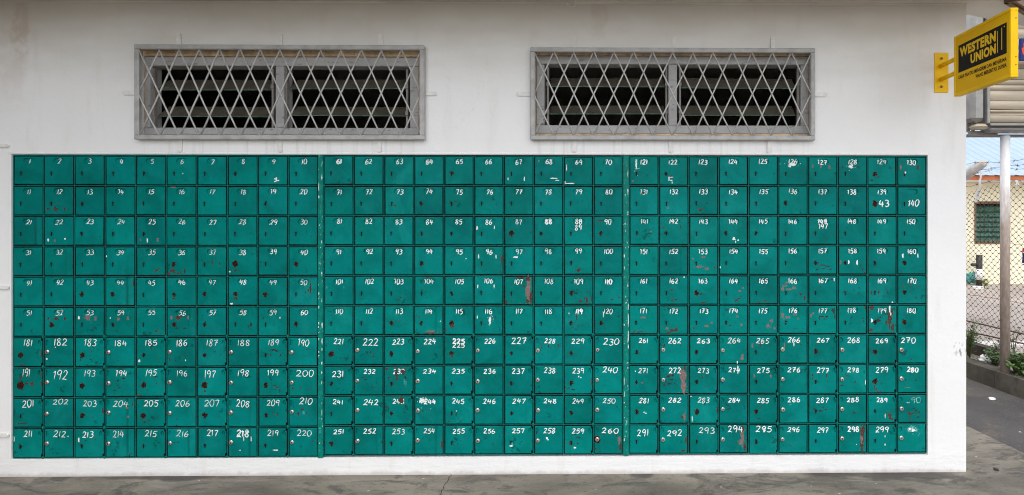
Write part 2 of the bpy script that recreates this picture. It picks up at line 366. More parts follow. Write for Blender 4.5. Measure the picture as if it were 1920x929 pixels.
M = dict(paint=paint_mat(), frame=frame_mat(), strip=strip_mat(), wall=wall_mat(), concrete=concrete_mat(),
    asphalt=asphalt_mat(), soil=soil_mat(), kerb=kerb_mat(), pole=pole_mat(), roof=roof_mat(), plank=plank_mat(),
    chip_white=simple('bare_white_chip', (.74,.77,.75), .6, var=.1, sc=90, spots=(160,.62,(.1,.3,.27))),
    chip_rust=simple('rusty_chip', (.066,.026,.017), .85, var=.5, sc=140, spots=(110,.6,(.02,.012,.01))),
    chip_seam_shade=simple('blackened_chip_seam_shade', (.012,.02,.02), .7, var=.4, sc=120),  # dark paint chips; also paints shade into the door seams
    chip_grey=simple('grey_primer_chip', (.19,.125,.115), .8, var=.3, sc=120, spots=(120,.62,(.07,.025,.018))),
    chip_pale=simple('rubbed_teal', (.03,.30,.29), .5, var=.3, sc=60, spots=(70,.5,(.002,.19,.165))),
    num=simple('white_brush_paint', (.80,.81,.80), .5, var=.1, sc=160),
    num_old=simple('weathered_white_paint', (.62,.67,.65), .6, var=.25, sc=160, spots=(120,.62,(.12,.28,.25))),
    num_faint=simple('worn_white_paint', (.22,.45,.42), .6, var=.35, sc=120, spots=(90,.5,(.02,.24,.21))),
    dark=simple('dark_void', (.006,.007,.007), .9), shade_wall_mat=simple('grey_brown_shade_wall', (.22,.2,.175), .9), inner=simple('dim_room_plaster', (.4,.38,.34), .9),
    lock=simple('lock_nickel', (.62,.57,.52), .28, metal=.9, var=.15, sc=80, spots=(140,.64,(.2,.12,.07))),
    slot=simple('lock_slot', (.02,.015,.012), .6),
    grille=simple('grille_grey_enamel', (.38,.375,.365), .45, var=.15, sc=18, spots=(60,.66,(.16,.13,.1))),
    bar=simple('lattice_grey_enamel', (.46,.45,.43), .38, var=.12, sc=25),
    wood=wood_mat('grey_window_wood', (.44,.435,.43), (.36,.355,.35), .7),
    sand=simple('exposed_render', (.60,.43,.27), .9, var=.3, sc=14, spots=(45,.6,(.24,.16,.1))),
    lug=simple('painted_lug', (.73,.71,.68), .55, var=.08, sc=30, spots=(120,.7,(.3,.2,.14))),
    ceiling=simple('ceiling_board', (.66,.63,.57), .8, var=.1, sc=2, spots=(4,.68,(.45,.4,.32))),
    yellow=simple('sign_yellow', (.84,.50,.003), .45, var=.06, sc=5, spots=(70,.72,(.25,.14,.02))),
    yellow_face=simple('sign_yellow_face', (.80,.45,.002), .5, var=.03, sc=5),
    black=simple('sign_black', (.010,.010,.010), .6, var=.1),
    text_yellow=simple('letter_yellow', (.80,.50,.012), .4, var=.03),
    alu=simple('aluminium_trim', (.24,.232,.22), .35, metal=.35, var=.12, sc=14),
    steel=simple('grey_angle_steel', (.24,.22,.20), .5, var=.2, sc=14, spots=(40,.64,(.12,.08,.05))),
    bluegrey=simple('blue_grey_sheet', (.22,.25,.28), .5, var=.1, sc=6), timber=simple('brown_timber', (.18,.11,.06), .7, var=.3, sc=18),
    cream=simple('cream_house_wall', (.88,.82,.62), .85, var=.04, sc=1.5),
    fascia=simple('orange_fascia', (.46,.13,.045), .6, var=.2, sc=5),
    green_glass=simple('green_louvre_glass', (.03,.13,.09), .15, var=.4, sc=9),
    rustwire=simple('rusty_wire', (.12,.092,.075), .7, var=.35, sc=20),
    barb=simple('rusty_barbed_wire', (.13,.065,.04), .8, var=.4, sc=30),
    whitecon=simple('whitewashed_concrete', (.66,.63,.60), .85, var=.12, sc=12, spots=(25,.62,(.4,.34,.28))),
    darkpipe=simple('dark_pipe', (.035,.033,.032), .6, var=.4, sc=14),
    sheet=simple('white_plastic', (.80,.80,.79), .45, var=.06, sc=30, spots=(50,.66,(.45,.45,.42))),
    greybag=simple('grey_plastic', (.16,.17,.19), .4, var=.3, sc=25),
    tealbag=simple('teal_plastic', (.06,.30,.28), .4, var=.45, sc=12),
    blue=simple('blue_cloth', (.015,.025,.14), .9, var=.2), red=simple('red_cloth', (.55,.06,.03), .9, var=.2),
    tan=simple('dry_leaf', (.35,.22,.09), .8, var=.3, sc=60), crackm=simple('crack_dirt', (.03,.027,.025), .95),
    leafA=leaf_mat('weed_green', (.055,.13,.022), (.10,.19,.04)), leafB=leaf_mat('dark_weed_green', (.028,.075,.02), (.06,.12,.03)),
    stem=simple('weed_stem', (.10,.10,.04), .8), leafY=leaf_mat('yellow_green_leaf', (.30,.33,.05), (.20,.25,.05)))
def glass_mat():
    m = N('dusty_bronze_glass'); p = m.pos()
    m.col(m.mix(m.ramp(m.noise(p, 9, 5), .3, .7), (.17,.15,.115), (.12,.105,.08))); m.rough(.22)
    m.b.inputs['Transmission Weight'].default_value = .35; m.b.inputs['IOR'].default_value = 1.5; return m.m
M['glass'] = glass_mat()
for k_ in ('yellow','yellow_face','black','text_yellow'): M[k_].node_tree.nodes['Principled BSDF'].inputs['Specular IOR Level'].default_value = .15
M['glass_edge'] = simple('green_glass_edge', (.10,.24,.19), .2, var=.5, sc=40)

# ------------------------------------------------------------------ the setting: ground, walkway, road
ROAD = -.12
W1, W2 = G(1815, 800, 0), G(1920, 850, 0)
K1, K2 = G(1813.7, 710, ROAD), G(1920, 749, ROAD)
def along(a, b, y):                       # point of the line a-b at a given y
    t = (y - a.y) / (b.y - a.y); return Vector((a.x + (b.x - a.x) * t, y, a.z))
kd = (K2 - K1); kd.z = 0; kd.normalize(); kn = Vector((-kd.y, kd.x, 0))
if kn.x < 0: kn = -kn
def kp(y, off): q = along(K1, K2, y) + kn * off; return (q.x, q.y)
m = MB(); m.poly([(-300,-300,-.2),(300,-300,-.2),(300,300,-.2),(-300,300,-.2)]); tag(m.build('ground', M['soil']), kind='structure')
m = MB(); wl = [along(W1, W2, y) for y in (-6.5, -3, -1.5, 0, .69, 1.5, 3, 6.5)]
m.slab([(-12,-6.5)] + [(q.x,q.y) for q in wl] + [(-12,6.5)], -.24, 0); tag(m.build('walkway', M['concrete']), kind='structure')
m = MB(); m.poly([(-40,-60,ROAD),(80,-60,ROAD),(80,-14,ROAD),(kp(-14,.1)[0],-14,ROAD),(kp(30,.1)[0],30,ROAD),(-40,30,ROAD)]); tag(m.build('road', M['asphalt']), kind='structure')
YARD = -.03
m = MB(); m.slab([kp(-9,.12), (40,-9), (40,45), kp(45,.12)], -.19, YARD); tag(m.build('yard', M['soil']), kind='structure')
# crack in the walkway
m = MB(); cp = [(634,140),(607,165),(603,185),(583,205),(577,225),(567,240),(553,265),(540,300),(536,340)]
c3 = [G(640+a/3, 840+b/3, .0012) for a, b in cp]
cc = []
for a, b in zip(c3, c3[1:]):
    for t in (0, .33, .66): cc.append(a.lerp(b, t) + Vector((rng.uniform(-.004,.004), 0, 0)))
vv = []
for q in cc:
    h = rng.uniform(.0012, .0035); vv += [(q.x-h,q.y,.0012),(q.x+h,q.y,.0012)]
m.add(vv, [(2*i,2*i+1,2*i+3,2*i+2) for i in range(len(cc)-1)]); tag(m.build('floor_crack', M['crackm']), kind='structure')

# ------------------------------------------------------------------ post office building: wall with openings, windows, ceiling
XL, XR, ZC = -9.0, P(1811.5, 500).x, P(900, 4).z
BANKS = [dict(x=(22.3, 596.5), z=(291.6, 859.5)), dict(x=(606.0, 1168.5), z=(292.3, 854.3)), dict(x=(1179.2, 1738.3), z=(292.8, 851.8))]
for b in BANKS:
    uc = sum(b['x'])/2; vc = 575
    b['X'] = (P(b['x'][0], vc).x, P(b['x'][1], vc).x); b['Z'] = (P(uc, b['z'][0]).z, P(uc, b['z'][1]).z)
bankX = (BANKS[0]['X'][0]-.004, BANKS[2]['X'][1]+.004)
bz1 = max(b['Z'][0] for b in BANKS)+.004; bz0 = min(b['Z'][1] for b in BANKS)-.003
WINS = [dict(o=(256, 788, 91, 256), g=(250, 795, 84, 262), top=(338,527,714), bot=(339,525,712), side=(230,820,175.5), lu=22),
        dict(o=(1001, 1523, 96, 257), g=(994, 1529, 89.5, 263), top=(1076,1263,1447), bot=(1077,1258.5,1443), side=(968,1551,177.5), lu=22)]
bld = empty('post_office_building', (0, 0, 0), 'white painted post office wall holding the green mailbox banks and two windows', 'building')
holes = [(bankX[0], bankX[1], bz0, bz1)]
for wd in WINS:
    a, b_ = P(wd['o'][0], 170), P(wd['o'][1], 170); uc = (wd['o'][0]+wd['o'][1])/2
    wd['H'] = (a.x, b_.x, P(uc, wd['o'][3]).z, P(uc, wd['o'][2]).z); holes.append(wd['H'])
def wall_with_holes(m, x0, x1, z0, z1, hs, y0, y1):
    loops = [[(x0,z0),(x1,z0),(x1,z1),(x0,z1)]] + [[(h[0],h[2]),(h[0],h[3]),(h[1],h[3]),(h[1],h[2])] for h in hs]
    flat = [p for lp in loops for p in lp]
    for yy in (y0, y1):
        tris = geometry.tessellate_polygon([[Vector((p[0],p[1],0)) for p in lp] for lp in loops])
        m.add([(p[0], yy, p[1]) for p in flat], [tuple(t) for t in tris])
    for lp in loops:
        n = len(lp); v = [(p[0],y0,p[1]) for p in lp] + [(p[0],y1,p[1]) for p in lp]
        m.add(v, [(i,(i+1)%n,n+(i+1)%n,n+i) for i in range(n)])
m = MB(); wall_with_holes(m, XL, XR, 0, ZC+.1, holes, 0, .16)
m.box((XR-.16,.16,0),(XR,6.3,ZC+.1)); m.box((XL,.16,0),(XL+.16,6.3,ZC+.1)); m.box((XL+.16,6.14,0),(XR-.16,6.3,ZC+.1))
m.build('wall', M['wall'], bld)
m = MB(); m.box((-4.9,-5.5,0),(-4.6,-.001,ZC-.002)); m.box((-4.9,-5.5,ZC-.001),(-4.6,-.71,4.2)); m.build('added_shade_wall', M['shade_wall_mat'], bld)   # unseen wall added to block light from the left boxes, dull to bounce little
m = MB()  # the dim room behind: partition, floor and inner ceiling
m.box((XL+.2,2.6,0),(XR-.2,2.65,ZC+.06)); m.box((XL+.2,.17,.01),(XR-.2,2.59,.03)); m.box((XL+.2,.17,ZC+.02),(XR-.2,2.59,ZC+.06))
m.build('room_interior', M['inner'], bld)
# ceiling of the covered walkway with its diagonal outer edge
E1, E2 = G(1882, -1, ZC), G(1925, 25, ZC)
ed = (E2 - E1)
m = MB(); far = G(1812, 23, ZC).y
CD = -.7      # front edge of the covered walkway's ceiling
outline = [(XL-1,CD), (2.6,CD), (2.6,-.5), (E1.x,E1.y), (E2.x+ed.x, E2.y+ed.y), (E2.x+ed.x*.6, far+.25), (XR+.01, far), (XR+.01, 6.5), (XL-1,6.5)]  # unseen right front corner is added to dim the wall's right end
m.slab(outline, ZC, ZC+.14); m.build('ceiling', M['ceiling'], bld)
m = MB(); q0, q1 = Vector((2.6, -.5, ZC-.02)), Vector((E1.x,E1.y,ZC-.02)); q2 = Vector((E2.x+ed.x,E2.y+ed.y,ZC-.02))
for a, b_ in ((q0,q1),(q1,q2)):
    dd = (b_-a).normalized(); nn = Vector((dd.y,-dd.x,0))
    m.slab([(a.x,a.y),(b_.x,b_.y),(b_.x+nn.x*.02,b_.y+nn.y*.02),(a.x+nn.x*.02,a.y+nn.y*.02)], ZC-.025, ZC+.12)
    a2, b2 = a + nn*.028, b_ + nn*.028
    m.slab([(a2.x,a2.y),(b2.x,b2.y),(b2.x+nn.x*.016,b2.y+nn.y*.016),(a2.x+nn.x*.016,a2.y+nn.y*.016)], ZC-.015, ZC+.11)
m.build('roof_edge_board', M['timber'], bld)
m = MB(); za = P(1000, 3.6).z  # thin coving where wall meets ceiling
m.box((XL+.2,-.006,ZC-.012),(XR-.001,-.0005,ZC-.001)); m.build('ceiling_trim', M['ceiling'], bld)
# raised mortar ledge above the boxes
m = MB(); lz = P(900, 286.5).z
m.box((bankX[0]-.015,-.004,bz1+.001),(bankX[1]+.01,.02,lz), bev=.003); m.build('mortar_ledge', M['wall'], bld)

def pX(u, Y, v=170): return P(u, v, Y).x
def pZ(v, Y, u): return P(u, v, Y).z
def window(wd, i):
    hx0, hx1, hz0, hz1 = wd['H']; Yf = .05
    if i == 0: L, Rr, T, B, ml, mr = 280, 768, 124, 240, 516, 532; fl, fr, ft, fb = 262, 785, 107, 253
    else: L, Rr, T, B, ml, mr = 1020.5, 1502, 121, 235.5, 1253.4, 1269.7; fl, fr, ft, fb = 1004.9, 1517.5, 105.5, 251
    uc = (fl+fr)/2
    x0, x1, xi0, xi1 = pX(fl,Yf), pX(fr,Yf), pX(L,Yf), pX(Rr,Yf)
    z0, z1, zi0, zi1 = pZ(fb,Yf,uc), pZ(ft,Yf,uc), pZ(B,Yf,uc), pZ(T,Yf,uc); xm0, xm1 = pX(ml,Yf), pX(mr,Yf)
    m = MB(); e = .003
    m.box((x0,Yf,zi1),(x1,Yf+.09,z1),bev=e); m.box((x0,Yf,z0),(x1,Yf+.09,zi0),bev=e)
    m.box((x0+.001,Yf+.004,zi0+.0005),(xi0,Yf+.088,zi1-.0005),bev=e); m.box((xi1,Yf+.004,zi0+.0005),(x1-.001,Yf+.088,zi1-.0005),bev=e)
    fr_ = m.build('window', M['wood'], bld)
    fr_['label'] = ('grey wooden louvre window above the left half of the boxes' if i == 0 else 'flaking grey wooden louvre window above the right boxes')
    m = MB(); m.box((xm0,Yf+.002,zi0+.0005),(xm1,Yf+.088,zi1-.0005),bev=e); m.build('mullion', M['wood'], fr_)
    m = MB()   # exposed render round the frame
    m.box((hx0+.001,.035,z1+.0008),(hx1-.001,.13,hz1-.001),bev=.004)
    m.box((hx0+.001,.045,hz0+.001),(hx1-.001,.13,z0-.0008),bev=.003)
    m.box((hx0+.001,.045,z0),(x0-.0008,.13,z1),bev=.003); m.box((x1+.0008,.045,z0),(hx1-.001,.13,z1),bev=.003)
    m.build('exposed_render', M['sand'], fr_)
    blades = ((296,514),(543,764)) if i == 0 else ((1030,1247),(1276,1492))
    rows = (((168.5,150),(218,200)) if i == 0 else ((162,147),(213.5,198.5)))
    for p_, (ua, ub) in enumerate(blades):
        for r_, (vb, vt) in enumerate(rows):
            if i == 1 and p_ == 1: vb, vt = vb+2.5, vt
            if i == 0 and p_ == 1: vb -= 2; vt -= 0
            yb, yt = .085, .165
            xa, xb = pX(ua, yb), pX(ub, yb); zb, zt = pZ(vb, yb, ua), pZ(vt, yt, ua)
            tl = rng.uniform(-.004, .004)
            n = Vector((0, -(zt-zb), -(yt-yb))); n = Vector((0, (zt-zb), -(yt-yb))).normalized()*.005
            v = [Vector((xa,yb,zb)),Vector((xb,yb,zb+tl)),Vector((xb,yt,zt+tl)),Vector((xa,yt,zt))]
            mm = MB(); vv = v + [q+n for q in v]
            mm.add(vv, [(0,1,2,3),(4,5,6,7),(2,3,7,6),(0,3,7,4),(1,2,6,5)], 0); mm.add(vv, [(0,1,5,4)], 1)
            mm.build('louvre_blade', [M['glass'], M['glass_edge']], fr_)
        for ux, sgn in ((ua, -1), (ub, 1)):      # metal clip channels at the ends of the blades
            m = MB(); xx = pX(ux, .1) + sgn*.006
            m.box((xx-.006,.075,zi0+.002),(xx+.006,.10,zi1-.01),bev=.002)
            for (vb, vt) in rows:
                zc_ = pZ((vb+vt)/2, .1, ux); m.box((xx-.009,.07,zc_-.03),(xx+.009,.0755,zc_-.004),bev=.002)
            m.build('louvre_channel', M['steel'], fr_)
def lug(m, x, z, dx, dz, L_, w_, back):
    """flat bent strap lying on the wall, running from (x,z) towards (dx,dz), rounded tip, screw head"""
    a = Vector((x, -.007, z)); d = Vector((dx, 0, dz)).normalized(); s_ = Vector((d.z, 0, -d.x)); n = 8
    pts = [(0,-w_/2),(0,w_/2)] + [(L_-w_/2 + w_/2*math.sin(t*math.pi/n), w_/2*math.cos(t*math.pi/n)) for t in range(n+1)]
    base = [a + d*p + s_*q for p, q in pts]; k = len(base)
    v = base + [b_ + Vector((0,.0045,0)) for b_ in base]
    m.add(v, [tuple(range(k)), tuple(range(k,2*k))] + [(i,(i+1)%k,k+(i+1)%k,k+i) for i in range(k)])
    m.box(Vector((x-abs(s_.x)*w_/2-abs(d.x)*.003, -.03, z-abs(s_.z)*w_/2-abs(d.z)*.003)), Vector((x+abs(s_.x)*w_/2+abs(d.x)*.003, -.001, z+abs(s_.z)*w_/2+abs(d.z)*.003)))
    m.disc(a + d*(L_-w_/2) + Vector((0,0,0)), w_*.22, (0,-1,0), .002, 10)
def grille(wd, label):
    u0, u1, v0, v1 = wd['g']; Yg = -.035; uc, vc = (u0+u1)/2, (v0+v1)/2
    x0, x1, z1, z0 = P(u0,vc,Yg).x, P(u1,vc,Yg).x, P(uc,v0,Yg).z, P(uc,v1,Yg).z
    t = .027
    g = empty('window_grille', ((x0+x1)/2, 0, z0), label, 'window grille', 'steel window grilles')
    off = Vector(((x0+x1)/2, 0, z0))
    def bl(m, name, mat):
        m.v = [(p[0]-off.x, p[1]-off.y, p[2]-off.z) for p in m.v]; return m.build(name, mat, g)
    m = MB(); bvl = .004
    m.box((x0,Yg,z1-t),(x1,-.008,z1),bev=bvl); m.box((x0,Yg,z0),(x1,-.008,z0+t),bev=bvl)
    m.box((x0,Yg+.001,z0+t-.001),(x0+t,-.009,z1-t+.001),bev=bvl); m.box((x1-t,Yg+.001,z0+t-.001),(x1,-.009,z1-t+.001),bev=bvl)
    bl(m, 'grille_frame', M['grille'])
    m = MB(); xa, xb, za, zb = x0+t*.75, x1-t*.75, z1-t*.9, z0+t*.9; NP = 14; pit = (xb-xa)/NP; hh = za-zb
    for d_, Y in ((1,-.026),(-1,-.0195)):
        for i in range(-1, NP):
            a, b_ = i, i+2; ta, tb = 0., 1.
            if a < 0: ta = (0-a)/2
            if b_ > NP: tb = (NP-a)/2
            pa = Vector((xa+(a+2*ta)*pit, Y, za-hh*ta)); pb = Vector((xa+(a+2*tb)*pit, Y, za-hh*tb))
            if d_ < 0: pa.x = xa+xb-pa.x; pb.x = xa+xb-pb.x
            j = Vector((rng.uniform(-.004,.004),0,0)); m.tube([pa+j, pa.lerp(pb,.3)+j*.6+Vector((rng.gauss(0,.0015),0,0)), pa.lerp(pb,.65)+Vector((rng.gauss(0,.002),0,0)), pb-j], .0047, 8)
    bl(m, 'lattice', M['bar'])
    for u in wd['top']:
        m = MB(); lug(m, P(u+rng.uniform(-1.5,1.5),v0).x, z1-.01, rng.uniform(-.05,.09), 1, .085, .026, 0); bl(m, 'mounting_lug', M['lug'])
    for u in wd['bot']:
        m = MB(); lug(m, P(u,v1).x, z0+.01, rng.uniform(-.04,.04), -1, .082, .026, 0); bl(m, 'mounting_lug', M['lug'])
    for sgn, xs, ue in ((-1,x0,wd['side'][0]),(1,x1,wd['side'][1])):
        xe = P(ue, wd['side'][2]).x; m = MB()
        lug(m, xs-sgn*.01, P(uc,wd['side'][2]).z, sgn, 0, abs(xe-xs)+.01, .024, 0); bl(m, 'mounting_lug', M['lug'])
    return g
for i, wd in enumerate(WINS): window(wd, i)
grille(WINS[0], 'grey diamond lattice grille over the window above boxes 5 to 64')
grille(WINS[1], 'paler grey diamond lattice grille over the window nearer the yellow sign')
# the next grille along the wall: only the tips of its side lugs come into the picture
g = empty('window_grille', (P(-22,400).x-.35, 0, .6), 'tall window grille cut by the left picture edge, only its white lugs showing', 'window grille', 'steel window grilles')
gx1 = P(-22,400).x - g.location.x
m = MB(); zt = 1.75
m.box((-.4,-.035,0),(gx1,-.008,.027),bev=.004); m.box((-.4,-.035,zt),(gx1,-.008,zt+.027),bev=.004); m.box((gx1-.027,-.034,.026),(gx1,-.009,zt+.001),bev=.004); m.box((-.4,-.034,.026),(-.373,-.009,zt+.001),bev=.004)
m.build('grille_frame', M['grille'], g)
m = MB()
for k in range(-3, 6):
    for s_ in (1,-1):
        za_, zb_ = max(.01, k*.3+.0), min(zt, k*.3+.9); xa_, xb_ = (-.39+(za_-k*.3)/.9*.74, -.39+(zb_-k*.3)/.9*.74)
        if za_ >= zb_: continue
        if s_ < 0: xa_, xb_ = gx1-.395-xa_, gx1-.395-xb_
        m.tube([(xa_,-.022+s_*.003,za_),(xb_,-.022+s_*.003,zb_)], .005, 8)
m.build('lattice', M['bar'], g)
for v in (274, 539, 815):
    m = MB(); q = P(19,v); m_x = q.x - g.location.x
    lug(m, gx1-.01, q.z-.6, 1, rng.uniform(-.01,.02), m_x-gx1+.01, .02, 0); m.build('mounting_lug', M['lug'], g)
# curl of white wire on the ceiling joint
q = P(1072, 2, -.02); m = MB()
pts = [(q.x-.026, -.02, ZC+.001), (q.x-.028,-.02,ZC-.018), (q.x-.02,-.022,ZC-.03),(q.x-.004,-.024,ZC-.038),(q.x+.014,-.024,ZC-.034),(q.x+.024,-.022,ZC-.02),(q.x+.024,-.02,ZC-.006),(q.x+.016,-.02,ZC+.001)]
m.tube(pts, .0022, 6); m.tube([(q.x-.028,-.02,ZC-.02),(q.x-.012,-.02,ZC-.019)], .002, 6)
tag(m.build('cable_loop', M['sheet']), 'small loop of white cable hanging from the ceiling edge', 'cable')

# ------------------------------------------------------------------ the three banks of post boxes
PXM = D / FPX                                   # metres per photo pixel on the wall
DIG = {'0': [[(.5,1),(.14,.82),(.04,.45),(.3,.03),(.7,.05),(.96,.45),(.86,.86),(.5,1)]],
 '1': [[(.5,1),(.5,0)]],
 '2': [[(.1,.8),(.38,1),(.78,.92),(.8,.66),(.4,.3),(.05,.04)], [(.05,.05),(.5,.1),(1,.03)]],
 '3': [[(.1,.93),(.5,1),(.86,.8),(.6,.57),(.38,.53)], [(.4,.53),(.88,.42),(.85,.13),(.5,0),(.06,.1)]],
 '4': [[(.3,1),(.2,.72),(.06,.42),(.5,.4),(1,.43)], [(.74,.82),(.72,.4),(.66,0)]],
 '5': [[(.25,.95),(.6,.97),(1,1)], [(.26,.96),(.2,.58),(.62,.62),(.92,.34),(.62,.02),(.06,.1)]],
 '6': [[(.72,1),(.3,.75),(.1,.35),(.35,.02),(.8,.12),(.85,.42),(.5,.52),(.15,.3)]],
 '7': [[(.05,.9),(.5,.95),(.95,.96)], [(.95,.96),(.58,.45),(.42,0)]],
 '8': [[(.85,.85),(.5,1),(.15,.8),(.45,.55),(.86,.3),(.6,.02),(.2,.1),(.15,.35),(.5,.55),(.85,.85)]],
 '9': [[(.88,.86),(.48,1),(.1,.75),(.35,.5),(.86,.7)], [(.9,.9),(.82,.4),(.72,0)]],
 '_': [[(.05,.2),(.5,.15),(.95,.22)]], '(': [[(.8,.9),(.5,.8),(.7,.5),(.95,.3)]]}
def number_mesh(m, text, cx, cz, h, wd, sw, r_, slant=.08, k=0, plate=None):
    """brush-painted digits centred on (cx,cz), strokes a little proud of the door"""
    adv = []
    for ch in text: adv.append(.42*wd if ch == '1' else wd)
    gap = .24*wd; tot = sum(adv) + gap*(len(text)-1); x = cx - tot/2
    sl = slant + r_.uniform(-.08,.1); tilt = r_.uniform(-.03,.03)
    for ci, ch in enumerate(text):
        hh = h*r_.uniform(.92,1.08); w_ = adv[ci]; bz = cz - h/2 + r_.uniform(-.05,.05)*h + tilt*(x-cx)
        strokes = [list(s) for s in DIG[ch]]
        if ch == '7' and r_.random() < .45: strokes.append([(.3,.5),(.95,.53)])
        if ch == '1' and r_.random() < .25: strokes.append([(.5,.99),(.1,.8)])
        for si, st in enumerate(strokes):
            jit = [(a + r_.uniform(-.06,.06), b + r_.uniform(-.04,.04)) for a, b in st]
            if ch in '08': jit[-1] = (jit[0][0]+r_.uniform(-.05,.05), jit[0][1]+r_.uniform(-.03,.03))
            q = spline(jit, 4); n = len(q); pts = []; rad = []
            for i, (a, b) in enumerate(q):
                px = x + (a-.5 if ch == '1' else a)*(wd if ch != '1' else wd*.9) + (w_/2 if ch == '1' else 0)
                qx, qz = px + sl*b*hh, bz + b*hh; yy = -.0004 - .00008*((ci+si+k)%4)
                if plate:              # paint follows the pressed-in number plate
                    ddx = max(0, abs(qx-plate[0]) - (plate[2]-plate[3])/2); rr_ = math.hypot(ddx, qz-plate[1])
                    yy += RECESS*max(0, min(1, (plate[3]/2 - rr_)/.003))
                pts.append((qx, yy, qz))
                e = min(1, .62 + 1.6*min(i, n-1-i)/n); rad.append(sw/2*e*r_.uniform(.72,1.18))
            m.tube(pts, rad, 6, flat=(Vector((0,1,0)), .0006))
        x += w_ + gap
def blob(m, mi, cx, cz, wx, hz, r_, y, n=None, boxy=False, rag=.28):
    n = n or max(10, min(30, int((wx+hz)/PXM*1.1)))
    ph = [r_.uniform(0,6.28) for _ in range(4)]; pts = []
    for i in range(n):
        a = 2*math.pi*i/n; c_, s_ = math.cos(a), math.sin(a)
        e = .55 if boxy else 1.0
        ex, ez = math.copysign(abs(c_)**e, c_), math.copysign(abs(s_)**e, s_)
        f = 1 + rag*(.5*math.sin(3*a+ph[0]) + .35*math.sin(5*a+ph[1]) + .3*math.sin(9*a+ph[2])) + r_.uniform(-rag,rag)*.45
        pts.append((cx + ex*wx/2*f, y, cz + ez*hz/2*f))
    c = len(m.v)
    tris = geometry.tessellate_polygon([[Vector((p[0],p[2],0)) for p in pts]])
    m.add(pts, [tuple(t) for t in tris], mi)
CH = {'w':1,'r':2,'k':3,'g':4,'p':5}
